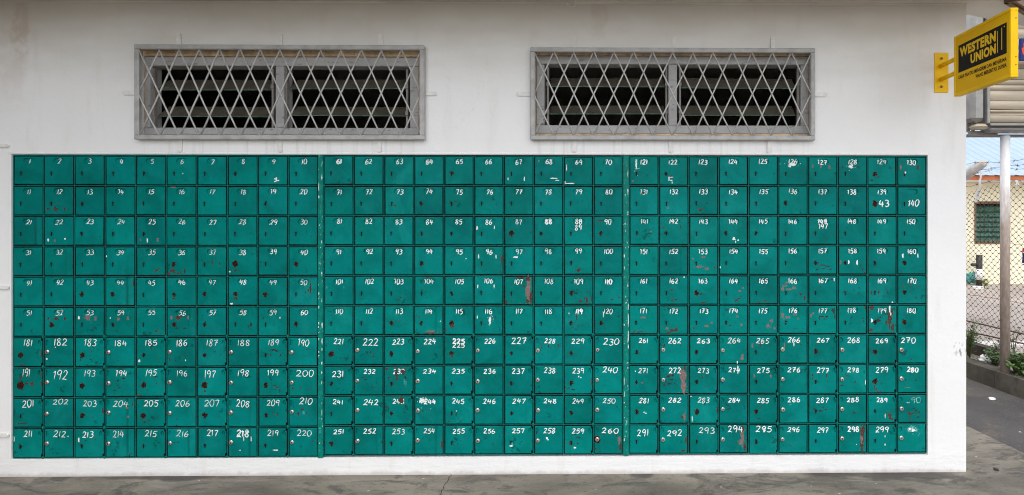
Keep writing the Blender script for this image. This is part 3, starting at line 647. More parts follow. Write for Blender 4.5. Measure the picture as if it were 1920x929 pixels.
# marks seen on single doors: (colour, x, y, w, h) in photo pixels from the door's top left corner
CHIPS = {12:'r9,44,4,6 r23,44,8,7 r40,44,4,7', 22:'w9,45,3,6 g21,46,3,5 w40,43,3,3', 25:'g9,45,3,5 w22,46,2.5,8 g41,45,4,7', 34:'w2,19,2,4',
 35:'r39,45,5,5 r36,48,3,3 r43,42,4,3', 44:'r54,12,2,16', 9:'w35,45,3,9 w33,44,6,2 w38,47,5,2 w32,49,3,2', 6:'w31,34,2,2', 16:'g14,2,10,2', 36:'r13,46,9,7 r5,52,6,6 r24,50,8,3 r35,46,4,8',
 37:'k13,32,3,5 r30,30,4,6 r43,32,3,5', 38:'r16,46,6,4 w5,48,3,3', 46:'r14,41,6,4', 47:'r26,46,3,2', 48:'r16,42,8,5 w8,52,5,3', 50:'r42,22,3,24 r38,26,3,6 r33,31,2,2', 55:'r39,46,5,5 r46,50,3,3',
 52:'r9,22,3,7 r24,22,9,5 r40,22,4,7', 53:'w9,21,4,6 g25,21,11,8 g40,22,4,8', 54:'w10,21,2,3 g25,23,5,6 g43,22,4,7 k22,45,2,2', 56:'g10,20,4,7 r23,20,13,7 g41,20,3,7 k20,40,8,3 k35,40,10,3', 58:'k44,34,6,9 k40,38,4,4', 59:'k11,22,2,6 w42,21,2,3',
 181:'r18,53,12,3 r54,31,2,14', 183:'k11,42,3,8 k30,42,5,3', 185:'w7,45,4,5 r30,23,2,4 r41,41,3,4 k22,14,1,3', 186:'r7,42,3,6 k18,43,2,6 k25,38,2,8 k34,32,2,10 w37,44,1.5,3', 182:'w6,41,3,3 w22,19,2,2', 184:'r24,44,3,3', 189:'k29,25,19,4 k36,27,8,4 r24,34,3,4 r43,34,4,5', 190:'k36,24,4,2',
 191:'r36,31,6,9 r26,30,6,5 r15,20,5,6 r54,31,2,10 r53,12,2,9', 194:'k24,25,6,4 k35,21,7,4 k18,43,5,4 k28,38,3,4 k25,34,3,2', 195:'k38,18,6,3 k22,43,4,3 r5,53,10,3', 197:'r15,46,5,4', 199:'k32,36,8,3 r36,39,4,4 k41,45,3,6', 200:'r9,40,3,6 r24,39,2,3 r42,40,2,4 k15,8,4,2',
 201:'r18,48,16,2 r11,49,4,2', 203:'r53,24,3,10 k34,38,8,2', 204:'g42,20,4,4 g43,36,4,4 r52,13,2,8', 205:'k17,46,7,4 k25,43,4,3 k40,38,8,2', 209:'r29,31,2,4 r37,32,2,5', 210:'r19,32,4,8 r27,23,7,3 r35,30,2,6 p29,30,6,6', 208:'r10,23,3,3 r42,21,3,2', 206:'k21,41,2,2 k20,53,3,3',
 211:'w2,20,1.5,10', 212:'w46,16,2,2 k28,18,2,8', 213:'w9,22,3,8 k21,24,3,4 r40,22,2,2', 214:'k48,49,6,2 k46,53,3,5', 216:'k22,28,5,2 k16,28,3,2', 218:'w31,22,1.5,8 w45,22,1.5,10 w24,43,3,1.5', 219:'w34,43,10,2', 220:'r46,27,3,3',
 61:'r53,54,4,2', 73:'r20,38,5,3', 75:'r22,30,6,2', 86:'w6,23,3,7 w39,22,2,6', 90:'r14,9,12,3', 95:'w42,25,2,2', 96:'w9,21,2,8 w42,21,2,7 r54,26,3,18 k51,50,3,4', 97:'w22,22,9,3', 99:'r28,48,6,6 r31,45,4,4', 67:'w8,44,2,5 w39,44,2,8', 68:'w38,43,12,2 w45,47,7,1.5 w10,10,1.5,1.5', 69:'w6,22,1.5,12 w12,52,18,2 w2,50,1.5,6',
 101:'p6,22,1.5,5 p38,22,2,4', 103:'k28,46,7,3 k33,42,6,2', 106:'w8,21,2,7 w39,21,2,7', 107:'g47,27,9,50 r52,42,5,24 r46,6,8,8 r33,3,12,3 r3,50,4,8 r3,40,2,6 r38,20,4,4 r45,48,6,7', 109:'r32,49,6,5 r44,47,4,12 r40,44,3,4 r53,44,2,10', 110:'r36,46,5,3 r49,42,3,4', 104:'r26,1,8,2',
 115:'r16,38,8,6 r5,47,4,3', 116:'w7,22,2,6 w31,29,4,14 k42,22,2,5', 114:'r31,53,20,3 g33,49,14,3 r11,22,3,3 w51,30,2,2', 119:'r25,22,2,14 k18,42,2,2 k24,46,3,2 k29,40,2,2 k36,38,2,2 w11,15,2,3', 120:'w19,17,1.5,10 k22,46,2,3', 113:'k40,35,5,2',
 222:'k32,32,2,6 k45,25,2,2', 225:'r16,39,5,7', 228:'r14,21,2,8 r28,21,3,6 r47,19,3,5 k17,36,3,2', 232:'k17,22,5,3 k23,26,6,4 k36,40,5,1.5', 233:'r24,13,4,16 r37,12,6,8 r25,24,4,8 r6,6,7,3 k41,22,4,8 p41,33,6,10 r10,22,3,4 r38,6,8,3', 238:'k44,16,2,4',
 243:'r34,9,9,11 k42,22,2,7 r10,22,3,2', 239:'k10,44,9,2 k18,47,10,3 w29,22,2,3 w33,24,3,2 r54,32,2,14', 244:'w16,10,12,9', 245:'w24,30,1.5,2', 236:'k15,24,3,2 k23,24,2,2 k42,20,2,4', 256:'k36,36,6,3 k22,26,6,2', 258:'w25,25,4,4 w27,28,3,2 k5,14,4,8', 259:'r12,36,4,4 k28,24,10,3 k22,18,5,3 w22,43,5,3 k27,35,5,5', 257:'w14,40,6,3 p16,36,4,6', 255:'k26,36,2,2',
 260:'g50,30,5,16 r52,42,5,14 r5,46,3,4 k13,51,3,3 r44,20,3,4', 250:'r53,3,5,3', 254:'r54,38,3,18',
 121:'w14,18,3,15 w15,10,1.5,6 g8,48,3,3', 122:'w20,43,2,8 w24,46,5,2 w24,40,8,1.5 r24,38,4,3 w26,50,2,4', 141:'g41,31,3,3', 142:'r41,20,3,3 r9,22,2,3 k41,24,2,3', 144:'w30,44,5,6 w38,47,3,3 w33,50,2,4', 131:'r27,13,5,3', 133:'r22,47,7,4 r27,44,4,3', 132:'g17,42,4,3',
 153:'g28,22,8,3 g20,40,12,4 g35,44,8,4 g8,25,4,3 r50,42,4,3', 154:'w3,42,2,4', 126:'w27,16,13,6 w22,20,5,4', 127:'g9,20,3,7 g25,19,3,6 g41,21,4,7', 128:'k9,21,3,7 w25,20,8,6 k39,21,3,8', 130:'g7,21,3,9 r40,21,4,10 w16,31,3,4', 129:'k9,46,8,4 k22,40,8,3', 139:'k14,40,3,3',
 157:'k20,34,4,3 k28,38,14,3 k38,40,12,3 k30,44,10,2 k44,46,6,3 k18,46,6,3', 158:'g5,33,3,8 w21,32,3,7 w37,33,3,9 k44,39,2,8 k48,46,3,6 r52,52,4,2', 160:'w11,20,3,8 k25,20,3,7 w40,20,2,8', 162:'w48,3,2,3 r26,48,6,4 r33,46,4,3 r25,28,4,3', 163:'r28,52,12,2 k24,36,8,4',
 164:'r34,48,7,4 r38,44,5,3 g40,30,6,3 g46,24,4,3', 165:'r31,49,6,3 r20,53,5,2', 166:'g12,20,10,3 g8,26,5,8 g20,27,12,3 g30,24,8,4 r42,36,6,4 r50,44,4,8 g16,14,6,3', 167:'w50,8,2,6 k46,8,6,4 k22,4,6,2 k24,22,4,2', 168:'k14,32,6,4 k30,28,3,3 k42,24,3,3 k40,34,4,3', 169:'r8,33,3,8 r22,33,3,8 k39,33,3,9 k32,40,4,3 w48,52,3,2', 170:'r11,22,2,5 r26,22,2,5 r42,22,2,5 k36,44,5,3',
 171:'g28,24,10,3 r10,50,8,2 r24,50,8,2', 172:'r27,48,12,5 r34,46,6,6 g16,44,6,4 r20,52,8,3', 173:'g34,40,8,4 g44,34,4,4 r10,44,4,3', 174:'r22,40,5,3 g36,22,5,3 g44,38,5,4', 175:'g38,40,8,6 g44,30,6,6 g50,44,4,5', 176:'g8,20,5,9 g18,24,9,4 g32,18,8,4 g38,26,4,3 k35,45,15,1', 177:'k49,11,8,14 k52,22,3,14 k26,22,14,3 k22,26,3,6 k36,22,8,4 g10,16,4,3 g6,20,3,6 k32,27,6,2',
 178:'r53,6,3,8 k50,26,3,3 k50,32,3,4', 179:'r8,6,9,8 r42,28,7,30 r46,14,5,12 r6,48,7,6 r48,44,6,12 r36,34,4,8 w8,30,4,7 w42,8,3,12 w44,18,2,6 k20,30,10,8 k24,24,5,4 r38,18,3,5', 262:'k10,20,4,8 r9,23,2,4 k25,20,2,5 k42,20,2,5', 264:'g46,42,4,10 g44,46,5,4 w36,53,2,5', 265:'g8,20,3,8 r23,20,3,6 k42,20,2,5', 266:'g12,20,2,8 w30,19,2,6 k36,19,3,2 k43,19,2,3', 270:'k12,32,5,3 k14,36,4,3 k6,34,4,4',
 272:'g46,28,10,50 g48,42,7,16 r49,6,4,10 k18,22,10,6 k26,20,6,6 k12,30,6,4 k20,36,10,4 k30,36,4,3 r21,19,5,3 k24,28,8,4 k10,38,6,4', 274:'w37,10,2,13 w37,4,1.5,4', 275:'g11,22,3,7 g42,22,3,6', 277:'r8,20,3,6 r36,21,3,7 k9,26,3,4', 278:'r18,22,4,2 k33,34,4,4 k8,40,8,3 w53,34,1.5,8', 279:'r14,44,2,10 r18,48,2,6 r22,53,14,2 k28,36,3,3', 280:'k17,30,3,5 k36,31,3,5 g20,45,10,1', 271:'w13,12,2,2 g26,34,4,2', 273:'r26,24,3,3',
 282:'g48,42,6,12 r44,44,5,4', 281:'w29,33,4,1.5 w32,35,4,1.5', 283:'w4,2,2,2 w6,46,1.5,10 r54,30,2,12', 286:'p22,20,6,2', 285:'r22,24,4,2 k20,46,8,2', 287:'k12,28,6,4 k24,32,10,4 k34,30,6,3 k28,26,5,2', 288:'k32,36,8,4', 289:'r43,42,6,12 r47,48,6,4 w34,42,1.5,8', 290:'r26,38,13,4 r24,47,4,4 k36,32,6,4 k42,36,4,6 k40,44,5,5 k32,28,5,2',
 292:'r38,6,3,3 r52,30,3,14 r30,8,4,2 r46,50,8,4', 294:'g46,20,6,28 r50,44,5,12 g44,34,8,16 r47,8,3,12', 298:'r48,20,7,36 r46,44,6,18 r50,10,4,14 g46,30,5,14 k4,16,3,4 w36,40,1.5,2', 299:'w34,24,1.5,4 w34,40,2,4 w17,14,2,2', 293:'k16,24,2,4 r46,20,2,4', 300:'p30,11,22,12 w26,10,8,5 w32,13,9,5', 295:'w30,12,4,6'}
RUST = dict(zip('13 5 12 19 23 25 36 38 40 43 44 46 47 48 49 52 54 56 57 60 1 8 15'.split(), (4.5,3,2.5,4,3.5,3.5,5,7.5,5.5,6,5,4.5,5.5,5.5,5.5,6,4,5.5,4.5,5,2.5,3.5,2.5)))
RUST = {int(k): v for k, v in RUST.items()}
RUST.update({61:0,65:4.5,75:3.5,74:4,84:3,85:3.5,87:7,88:4,90:5,94:4.5,99:3.5,109:5,105:4,113:5.5,114:4.5,115:6,119:4.5,120:4.5,129:6,139:7,136:5,122:3.5,141:2.5,142:4.5,144:4.5,145:4,163:6,157:4.5,159:4.5,160:5,158:3,170:5,179:5,180:6,174:3,171:3,
 181:6,183:6,185:4,187:4.5,189:3.5,191:9.5,193:6,195:6.5,197:7.5,199:6,203:6.5,205:7,207:6.5,209:5,211:4,213:4,215:3,217:3,219:3.5,201:2.5,221:7,223:5.5,225:5,227:3.5,229:4.5,231:4,233:5,235:3,237:3.5,239:5.5,241:2,243:5,245:3,247:4,249:5,251:5,253:3.5,255:2,257:3.5,259:5,
 261:4,263:4.5,265:3,267:5.5,269:6,271:3.5,273:4.5,275:3.5,277:3.5,279:6.5,281:5.5,283:6.5,285:5,287:3,289:2.5,291:2,293:3,295:4.5,297:1.5,299:1.5,260:8.5,210:3,256:3,228:5,234:4,184:3,196:3})
TONE = {12:.86,2:.9,1:.9,80:.8,74:.8,84:.86,138:.78,152:.8,109:.86,237:.85,269:.72,233:.9,68:.92,139:.95,128:.86,142:.94,77:.88,122:.95,191:.85,179:.9,290:.92,300:1.12,44:1.1,204:1.06,176:1.05,153:1.08,107:.9,93:.9,260:.85,3:.92}
CREASE = {21:.8,44:1,204:1,214:1,216:.9,208:.3,218:1,254:.7,114:.6,252:.4,152:.5,300:.5,247:.3,56:.4,32:.3,299:.3}
AJAR = {80:1.6,237:2.2,247:1.5,260:1.8,74:1.0,90:.8,138:1.2,269:.9,200:.6,12:.8,107:.7,285:.9,179:.8}
FAINT = {290, 300}
OLD = set(range(31,38)) | set(range(51,60)) | {26, 45, 41, 11}

def number_of(bank, row, c):
    return bank*60 + row*10 + c + 1 if row < 6 else 180 + bank*40 + (row-6)*10 + c + 1
def stadium(cx, cz, L_, h, n=8, flat_side=0):
    r_ = h/2; p = []
    for k in range(n+1):
        a = -math.pi/2 + math.pi*k/n; p.append((cx+L_/2-r_+r_*math.cos(a), cz+r_*math.sin(a)) )
    for k in range(n+1):
        a = math.pi/2 + math.pi*k/n; p.append((cx-L_/2+r_+r_*math.cos(a), cz+r_*math.sin(a)))
    if flat_side:                       # a D: straight edge towards the door's rim
        hw_, p = L_/2, []
        sg_ = flat_side
        for k in range(2*n+1):
            a = -math.pi/2 + math.pi*k/(2*n); p.append((cx + sg_*(hw_-r_+r_*math.cos(a)), cz + r_*math.sin(a)))
        p += [(cx, cz+r_*.995), (cx, cz-r_*.995)]
        if sg_ < 0: p = p[::-1]
    return p
def inset(loop, d):
    cx = sum(p[0] for p in loop)/len(loop); cz = sum(p[1] for p in loop)/len(loop); out = []
    for x, z in loop:
        v = Vector((x-cx, z-cz)); L_ = v.length; v *= max(0, (L_-d))/L_ if L_ else 0; out.append((cx+v.x, cz+v.y))
    return out
def keyloop(kx, kz):
    r_, sw, dn = .0054, .0036, .0165; p = []
    for k in range(13):
        a = -math.pi*.32 + (math.pi*1.64)*k/12; p.append((kx+r_*math.cos(a), kz+.005+r_*math.sin(a)))
    return p + [(kx-sw, kz+.002), (kx-sw*.9, kz-dn+.002), (kx+sw*.9, kz-dn+.002), (kx+sw, kz+.002)]
def door_mesh(m, w_, h_, typ, kx, kz, px, pz):
    hx, hz = w_/2, h_/2
    out = [(-hx,-hz),(hx,-hz),(hx,hz),(-hx,hz)]
    if typ == 'odd':
        a, b_ = .0075, .017
        out = [(-hx,-hz),(hx-a,-hz),(hx-a,-hz+b_),(hx,-hz+b_),(hx,hz-b_),(hx-a,hz-b_),(hx-a,hz),(-hx,hz)]
    n = len(out); e = .0022
    fr = [(x-math.copysign(e,x), z-math.copysign(e,z)) for x, z in out]
    holes = []
    if typ == 'up': rec = stadium(px, pz, .068, .033)
    elif typ == 'odd': rec = stadium(hx-.006, pz, .038, .033, flat_side=-1)
    else: rec = stadium(-hx+.006, pz, .038, .033, flat_side=1)
    rec = rec if typ == 'up' else [(x, z) for x, z in rec]
    holes.append(rec); kl = None
    if typ != 'even': kl = keyloop(kx, kz); holes.append(kl)
    loops = [fr] + holes; flat = [p for lp in loops for p in lp]
    tris = geometry.tessellate_polygon([[Vector((p[0],p[1],0)) for p in lp] for lp in loops])
    m.add([(p[0],0,p[1]) for p in flat], [tuple(t) for t in tris])
    v = [(p[0],0,p[1]) for p in fr] + [(p[0],.0018,p[1]) for p in out] + [(p[0],.022,p[1]) for p in out]
    m.add(v, [(i,(i+1)%n,n+(i+1)%n,n+i) for i in range(n)])
    m.add(v, [(n+i,n+(i+1)%n,2*n+(i+1)%n,2*n+i) for i in range(n)], 3)          # sheet edge coloured dark to paint in the seam shade
    ri = inset(rec, .0010); k = len(rec); dp = RECESS
    m.add([(p[0],0,p[1]) for p in rec] + [(p[0],dp,p[1]) for p in ri], [(i,(i+1)%k,k+(i+1)%k,k+i) for i in range(k)])
    m.add([(p[0],dp,p[1]) for p in ri], [tuple(range(k))])
    if kl:
        k = len(kl); m.add([(p[0],0,p[1]) for p in kl] + [(p[0],.004,p[1]) for p in kl], [(i,(i+1)%k,k+(i+1)%k,k+i) for i in range(k)], 3)
key_cache = {}
RECESS = .006
BANK_LABEL = ['green steel mailbox bank on the left, boxes 1 to 60 and 181 to 220',
              'green steel mailbox bank in the middle, boxes 61 to 120 and 221 to 260',
              'green steel mailbox bank on the right, boxes 121 to 180 and 261 to 300']
DOORS = [M['paint'], M['chip_white'], M['chip_rust'], M['chip_seam_shade'], M['chip_grey'], M['chip_pale']]
for bi, b in enumerate(BANKS):
    X0, X1 = b['X']; Z1, Z0 = b['Z']; cw, ch = (X1-X0)/10, (Z1-Z0)/10; s = cw/(57.0*PXM)
    bank = empty('mailbox_bank', ((X0+X1)/2, 0, Z0), BANK_LABEL[bi], 'mailboxes', 'banks of green post boxes')
    org = Vector(bank.location)
    YF, part = .004, .0036                 # door plane, thickness of the sheet steel partitions
    # ---- cabinet: back, shell and the grid of partitions
    m = MB()
    def bx(x0, y0, z0, x1, y1, z1, mi=0): m.box((x0-org.x,y0,z0-org.z),(x1-org.x,y1,z1-org.z),mi)
    bx(X0,.030,Z0,X1,.15,Z1,1)
    for c in range(11):
        x = X0 + c*cw; t = part/2 if 0 < c < 10 else .0035
        bx(max(X0,x-t), YF+.0015, Z0, min(X1,x+t), YF+.003, Z1); bx(max(X0+.0002,x-t+.0002), YF+.0031, Z0+.0001, min(X1-.0002,x+t-.0002), .0295, Z1-.0001, 1)
    for r_ in range(11):
        z = Z1 - r_*ch; t = part/2 if 0 < r_ < 10 else .0035
        for c in range(10):
            bx(X0+c*cw+part/2+.0004, YF+.0025, max(Z0,z-t), X0+(c+1)*cw-part/2-.0004, YF+.004, min(Z1,z+t))
            bx(X0+c*cw+part/2+.0006, YF+.0041, max(Z0+.0002,z-t+.0002), X0+(c+1)*cw-part/2-.0006, .0293, min(Z1-.0002,z+t-.0002), 1)
    # hinge knuckles between the lower doors
    for r_ in range(6, 11):
        z = Z1 - r_*ch
        for c in range(1, 10, 2):
            x = X0 + c*cw
            m.tube([(x-.004-org.x, YF+.001, max(Z0,z-.011)-org.z), (x-.004-org.x, YF+.001, min(Z1,z+.011)-org.z)], .0042, 8, 0)
            bx(x-.0105, YF+.004, max(Z0,z-.004), x+.006, YF+.012, min(Z1,z+.004))
    m.build('cabinet', [M['frame'], M['chip_seam_shade']], bank)  # second slot darkens back and partition sides, painting shade into the gaps
    if bi < 2:
        nx = BANKS[bi+1]['X'][0]; m = MB()
        bx(X1+.0012, -.003, Z0-.002, nx-.0012, .03, Z1+.001, 0); m.v = m.v
        cs = m.build('cover_strip', [M['strip'], M['chip_white']], bank)
        m2 = MB(); rr = random.Random(50+bi)
        for k in range(20):
            zz = rr.uniform(Z0+.01, Z1-.01); ed_ = rr.choice((X1+.006, nx-.006)) if rr.random() < .85 else rr.uniform(X1+.006, nx-.006)
            blob(m2, 0, ed_-org.x, zz-org.z, rr.uniform(.002,.006), rr.uniform(.005,.022)*(1 if rr.random() < .8 else 2.2), rr, -.0033-.00003*k, 12)
        for (u, v_, wv, hv) in ([(598.5,606,1.6,5),(598,613,2,3),(605,610,2,10),(605,640,1.8,12),(604.5,655,1.5,6)] if bi == 0 else [(1178,600,1.6,26),(1178.2,630,1.5,20),(1178,575,1.2,12),(1178,650,1.4,9),(1172,420,1.5,4)]):
            q = P(u, v_); blob(m2, 0, min(max(q.x,X1+.004),nx-.004)-org.x, q.z-org.z, wv*PXM, hv*PXM, rr, -.0046, 14)
        m2.build('paint_flake', M['chip_white'], bank)
    # ---- the hundred doors
    for row in range(10):
        for c in range(10):
            num = number_of(bi, row, c); r_ = random.Random(1000+num)
            typ = 'up' if row < 6 else ('odd' if c % 2 == 0 else 'even')
            gw = .0053 + r_.uniform(-.0005, .0008)
            w_, h_ = cw - part - 2*gw, ch - part - 2*gw*1.05
            jx, jz = r_.gauss(0,.0009), r_.gauss(0,.0008)
            cx, cz = X0+(c+.5)*cw+jx, Z1-(row+.5)*ch+jz
            to = lambda px, py: ((px-28.5)*PXM*s, (28.3-py)*PXM*s)     # photo px inside the cell -> door coordinates
            kx, kz = to(15 if bi == 0 else 14.4, 33.5)
            if typ == 'odd': kx, kz = to(14.8, 34 + (0 if bi < 2 else -1.5))
            if typ == 'even': kx, kz = to(7.6 if bi < 2 else 8.2, 28.5 + r_.uniform(-1,1.2))
            px, pz = to(29.5 if bi < 2 else 28.8, 10.6)
            m = MB(); door_mesh(m, w_, h_, typ, kx, kz, px, pz)
            n_ch = 0
            for tk in (CHIPS.get(num) or '').split():
                a, b_, ww, hh = [float(v) for v in tk[1:].split(',')]
                qx, qz = to(a, b_); f_ = .78 if tk[0] == 'k' else 1; ww *= PXM*f_; hh *= PXM*f_
                qx = max(-w_/2+ww/2*.9, min(w_/2-ww/2*.9, qx)); qz = max(-h_/2+hh/2*.9, min(h_/2-hh/2*.9, qz))
                big = ww*hh > 40*PXM*PXM
                blob(m, CH[tk[0]], qx, qz, ww, hh, r_, -.00012-.000015*n_ch, boxy=(not big and tk[0] in 'wg'), rag=.4 if big else .28)
                if big or tk[0] in 'kr':     # flecks scattered round the larger marks
                    for fk in range((6 if tk[0] == 'k' else 2) if not big else 10):
                        n_ch += 1; fx = qx + r_.gauss(0,.75)*ww; fz = qz + r_.gauss(0,.75)*hh
                        fx = max(-w_/2+.004, min(w_/2-.004, fx)); fz = max(-h_/2+.004, min(h_/2-.004, fz))
                        fs_ = (.0012,.0042) if tk[0] == 'k' else (.002,.006); blob(m, CH[tk[0]], fx, fz, r_.uniform(*fs_), r_.uniform(*fs_), r_, -.00012-.000015*n_ch, 8)
                n_ch += 1
            dr = m.build('door', DOORS, bank, (cx-org.x, YF + r_.uniform(-.0006,.0006), cz-org.z), fix=False)
            aj = AJAR.get(num, 0)
            dr.rotation_euler = (R(r_.uniform(-.3,.3)), R(r_.uniform(-.4,.4)), R(-aj*.6 + r_.uniform(-.5,.35)))
            if aj: dr.location.y -= .002
            dr['kx'], dr['kz'], dr['hw'] = float(kx), float(kz), float(min(w_,h_)/2)
            dr['rust'] = float(max(0, RUST.get(num, 0)-.8)*PXM*.8); dr['tone'] = float(TONE.get(num, r_.uniform(.84,1.08)))
            dr['wear'] = float(min(1, (.15 if row < 3 else .35 if row < 6 else .6) + r_.uniform(-.15,.3) + .02*len((CHIPS.get(num) or '').split())))
            dr['crease'] = float(CREASE.get(num, 0))
            nch = len((CHIPS.get(num) or '').split())
            lab = 'green door of box %d' % num
            if num == 300: lab = 'green door with a rubbed out white number, last box of the right bank'
            elif num == 290: lab = 'green door with a nearly worn away number above the blank last box'
            elif num in (107,179,272,298,294,260): lab = 'green door of box %d with a large rusty bare patch' % num
            elif RUST.get(num,0) >= 6: lab += ', rust round its %s' % ('lock' if typ == 'even' else 'keyhole')
            elif nch and 'w' in CHIPS[num]: lab += ', with white scrape marks'
            elif nch: lab += ', with paint worn through in spots'
            elif typ == 'even': lab += ', with a round metal lock'
            dr['label'] = lab
            # the painted number
            PL = (px, pz, .068, .033) if typ == 'up' else None
            m = MB(); old = num in OLD
            if typ == 'up':
                h, wd_, sw = (9.2, 5.6, 1.8) if bi == 0 else (9.3, 5.6, 1.95) if bi == 1 else (9.2, 5.0, 2.0)
                if bi == 2: wd_ = 5.6
                ncx, ncy = (28.4 if bi < 2 else 28.2), 10.8
            elif bi == 0:
                h, wd_, sw = r_.uniform(10.4,12.8), r_.uniform(6.6,8), 1.75; ncx, ncy = (28.5, 10.5) if typ == 'odd' else (29.5, 11)
            else:
                h, wd_, sw = r_.uniform(8.2,10.2), r_.uniform(5.9,7.1), 1.95; ncx, ncy = (27.5, 11) if typ == 'odd' else (29.5, 10.5)
            ov = {192:(30,14,17,8.5),191:(25,9.5,15,6),197:(25,13,14,7),213:(26,12,11,7),214:(25,11,12,7),202:(31,7.5,9,8),268:(30,10.5,10,7),210:(33,8,11.5,8.5),270:(21,11,10,8),300:(28,11,9,8),290:(30,12,11,8),222:(31,12,12.5,8),227:(27.5,10,12,8),230:(33,12,12,8.5),231:(26.5,15,11,7.5),242:(32,13,11,8),260:(31,11,9,9),292:(29,16,11,8),291:(25.5,15,12.5,7.5),293:(34,11,11,8.5),295:(28,8,11,8.5),294:(31,9,12,8),182:(31,9,13,8.5),200:(31,11,12,9.5),240:(31,9,11,8)}
            if num in ov: ncx, ncy, h, wd_ = ov[num]
            txt = {111:'110', 290:'_90', 300:'0(', 61:'61'}.get(num, str(num))
            q = to(ncx + r_.uniform(-.8,.8), ncy + .6 + r_.uniform(-.5,.5))
            if num == 140: q = to(31, 33); h, wd_, sw = 12, 6.6, 2.2
            number_mesh(m, txt, q[0], q[1], h*PXM, wd_*PXM, sw*PXM, r_, slant=.1 if bi != 1 or typ != 'up' else .06, plate=PL)
            if num in (61, 64, 88, 218, 110, 225, 244, 121, 119, 298, 280):  # repainted over itself
                number_mesh(m, txt, q[0]+.002, q[1]-.002, h*PXM, wd_*PXM, sw*PXM, r_, k=2, plate=PL)
            if num == 89: number_mesh(m, '89', *to(28.5,22.5), h*PXM, wd_*PXM, sw*PXM, r_, plate=PL); number_mesh(m, '88', q[0], q[1], h*PXM, wd_*PXM, sw*PXM, r_, k=3, plate=PL)
            if num == 147: number_mesh(m, '147', *to(29,20.5), h*PXM, wd_*PXM, sw*PXM, r_, plate=PL); number_mesh(m, '149', q[0]+.001, q[1], h*PXM, wd_*PXM, sw*PXM, r_, k=3, plate=PL)
            if num == 225: number_mesh(m, '225', *to(28,19.5), h*PXM*.9, wd_*PXM, sw*PXM, r_)
            if num == 139: number_mesh(m, '43', *to(32,34.5), 12*PXM, 8.5*PXM, 2.7*PXM, r_)
            m.build('painted_number', M['num_faint'] if num in FAINT else M['num_old'] if old or r_.random() < (.45 if bi == 0 else .12) else M['num'], dr)
            if num in (243, 233):       # rust that has eaten through the number
                m = MB()
                for i_, (a, b_, ww, hh) in enumerate([(34,9,9,11)] if num == 243 else [(24,13,4,16),(37,12,6,9)]):
                    blob(m, 0, *to(a,b_), ww*PXM, hh*PXM, r_, -.0016-.0001*i_)
                    m2 = m; m2.build('rust_patch', M['chip_rust'], dr); m = MB()
            if typ == 'even':
                m = MB(); c0 = Vector((kx, 0, kz)); rad = .0118*r_.uniform(.92,1.06)
                m.disc(c0, rad, (0,-1,0), .006, 20, 0, bev=.0018)
                m.disc(c0+Vector((0,-.006,0)), rad*.62, (0,-1,0), .0016, 18, 0, bev=.0006)
                a = r_.uniform(-.5,.5); sv = Vector((math.sin(a),0,math.cos(a)))*rad*.46; sp = Vector((math.cos(a),0,-math.sin(a)))*rad*.2
                base = [c0+Vector((0,-.0078,0))+g_ for g_ in (-sv-sp, sv-sp, sv+sp, -sv+sp)]
                m.poly(base, 1)
                m.build('lock', [M['lock'], M['slot']], dr)
            else:
                if (bi,typ) not in key_cache:
                    mm = MB(); mm.box((-.008,0,-.019),(.008,.003,.014)); o = mm.build('keyhole', M['dark'], dr); key_cache[(bi,typ)] = o.data  # near-black plate stands in for the unlit inside of the box
                else:
                    o = bpy.data.objects.new('keyhole', key_cache[(bi,typ)]); col.objects.link(o); o.parent = dr
                o.location = (kx, .0043, kz)

# ------------------------------------------------------------------ the yellow projecting sign
SX, SY0, SY1, SZT, SZB = 1.876, -.165, -.598, 2.514, 2.181; SW, SH, ST = SY0-SY1, SZT-SZB, .038
sg = empty('projecting_sign', (P(1765,135).x, 0, P(1765,137).z), 'yellow and black money transfer sign projecting from the white wall corner', 'sign')
so = Vector(sg.location)
def sb(m, name, mat):
    m.v = [(p[0]-so.x, p[1]-so.y, p[2]-so.z) for p in m.v]; return m.build(name, mat, sg)
m = MB(); rim = .014
m.box((SX,SY1,SZT-rim),(SX+ST,SY0,SZT),bev=.002); m.box((SX,SY1,SZB),(SX+ST,SY0,SZB+rim),bev=.002)
m.box((SX+.0004,SY1,SZB+rim-.001),(SX+ST-.0004,SY1+rim,SZT-rim+.001),bev=.002); m.box((SX+.0004,SY0-rim,SZB+rim-.001),(SX+ST-.0004,SY0,SZT-rim+.001),bev=.002)
for yy, zz in ((SY1+.05,SZT-.006),(SY1+.16,SZT-.006)): m.disc((SX,yy,zz), .0025, (-1,0,0), .001, 8)
frm = sb(m, 'sign_frame', M['yellow'])
m = MB(); m.box((SX+.004,SY1+rim-.001,SZB+rim-.001),(SX+ST-.004,SY0-rim+.001,SZT-rim+.001)); sb(m, 'face_panel', M['yellow_face'])
for zz in (SZT-.05, SZT-.235, SZB+.06):
    m = MB(); m.disc((SX+ST*.5+.006,SY1-.0005,zz), .0028, (0,-1,0), .001, 10); sb(m, 'screw', M['timber'])
def face(t, s_, out=.0): return Vector((SX+.004-out, SY0 - t*SW, SZT - s_*SH))
m = MB(); a, b_ = face(.081,.178,.0006), face(.927,.628,.0006)
m.box((a.x,b_.y,b_.z),(a.x+.0009,a.y,a.z)); sb(m, 'logo_panel', M['black'])
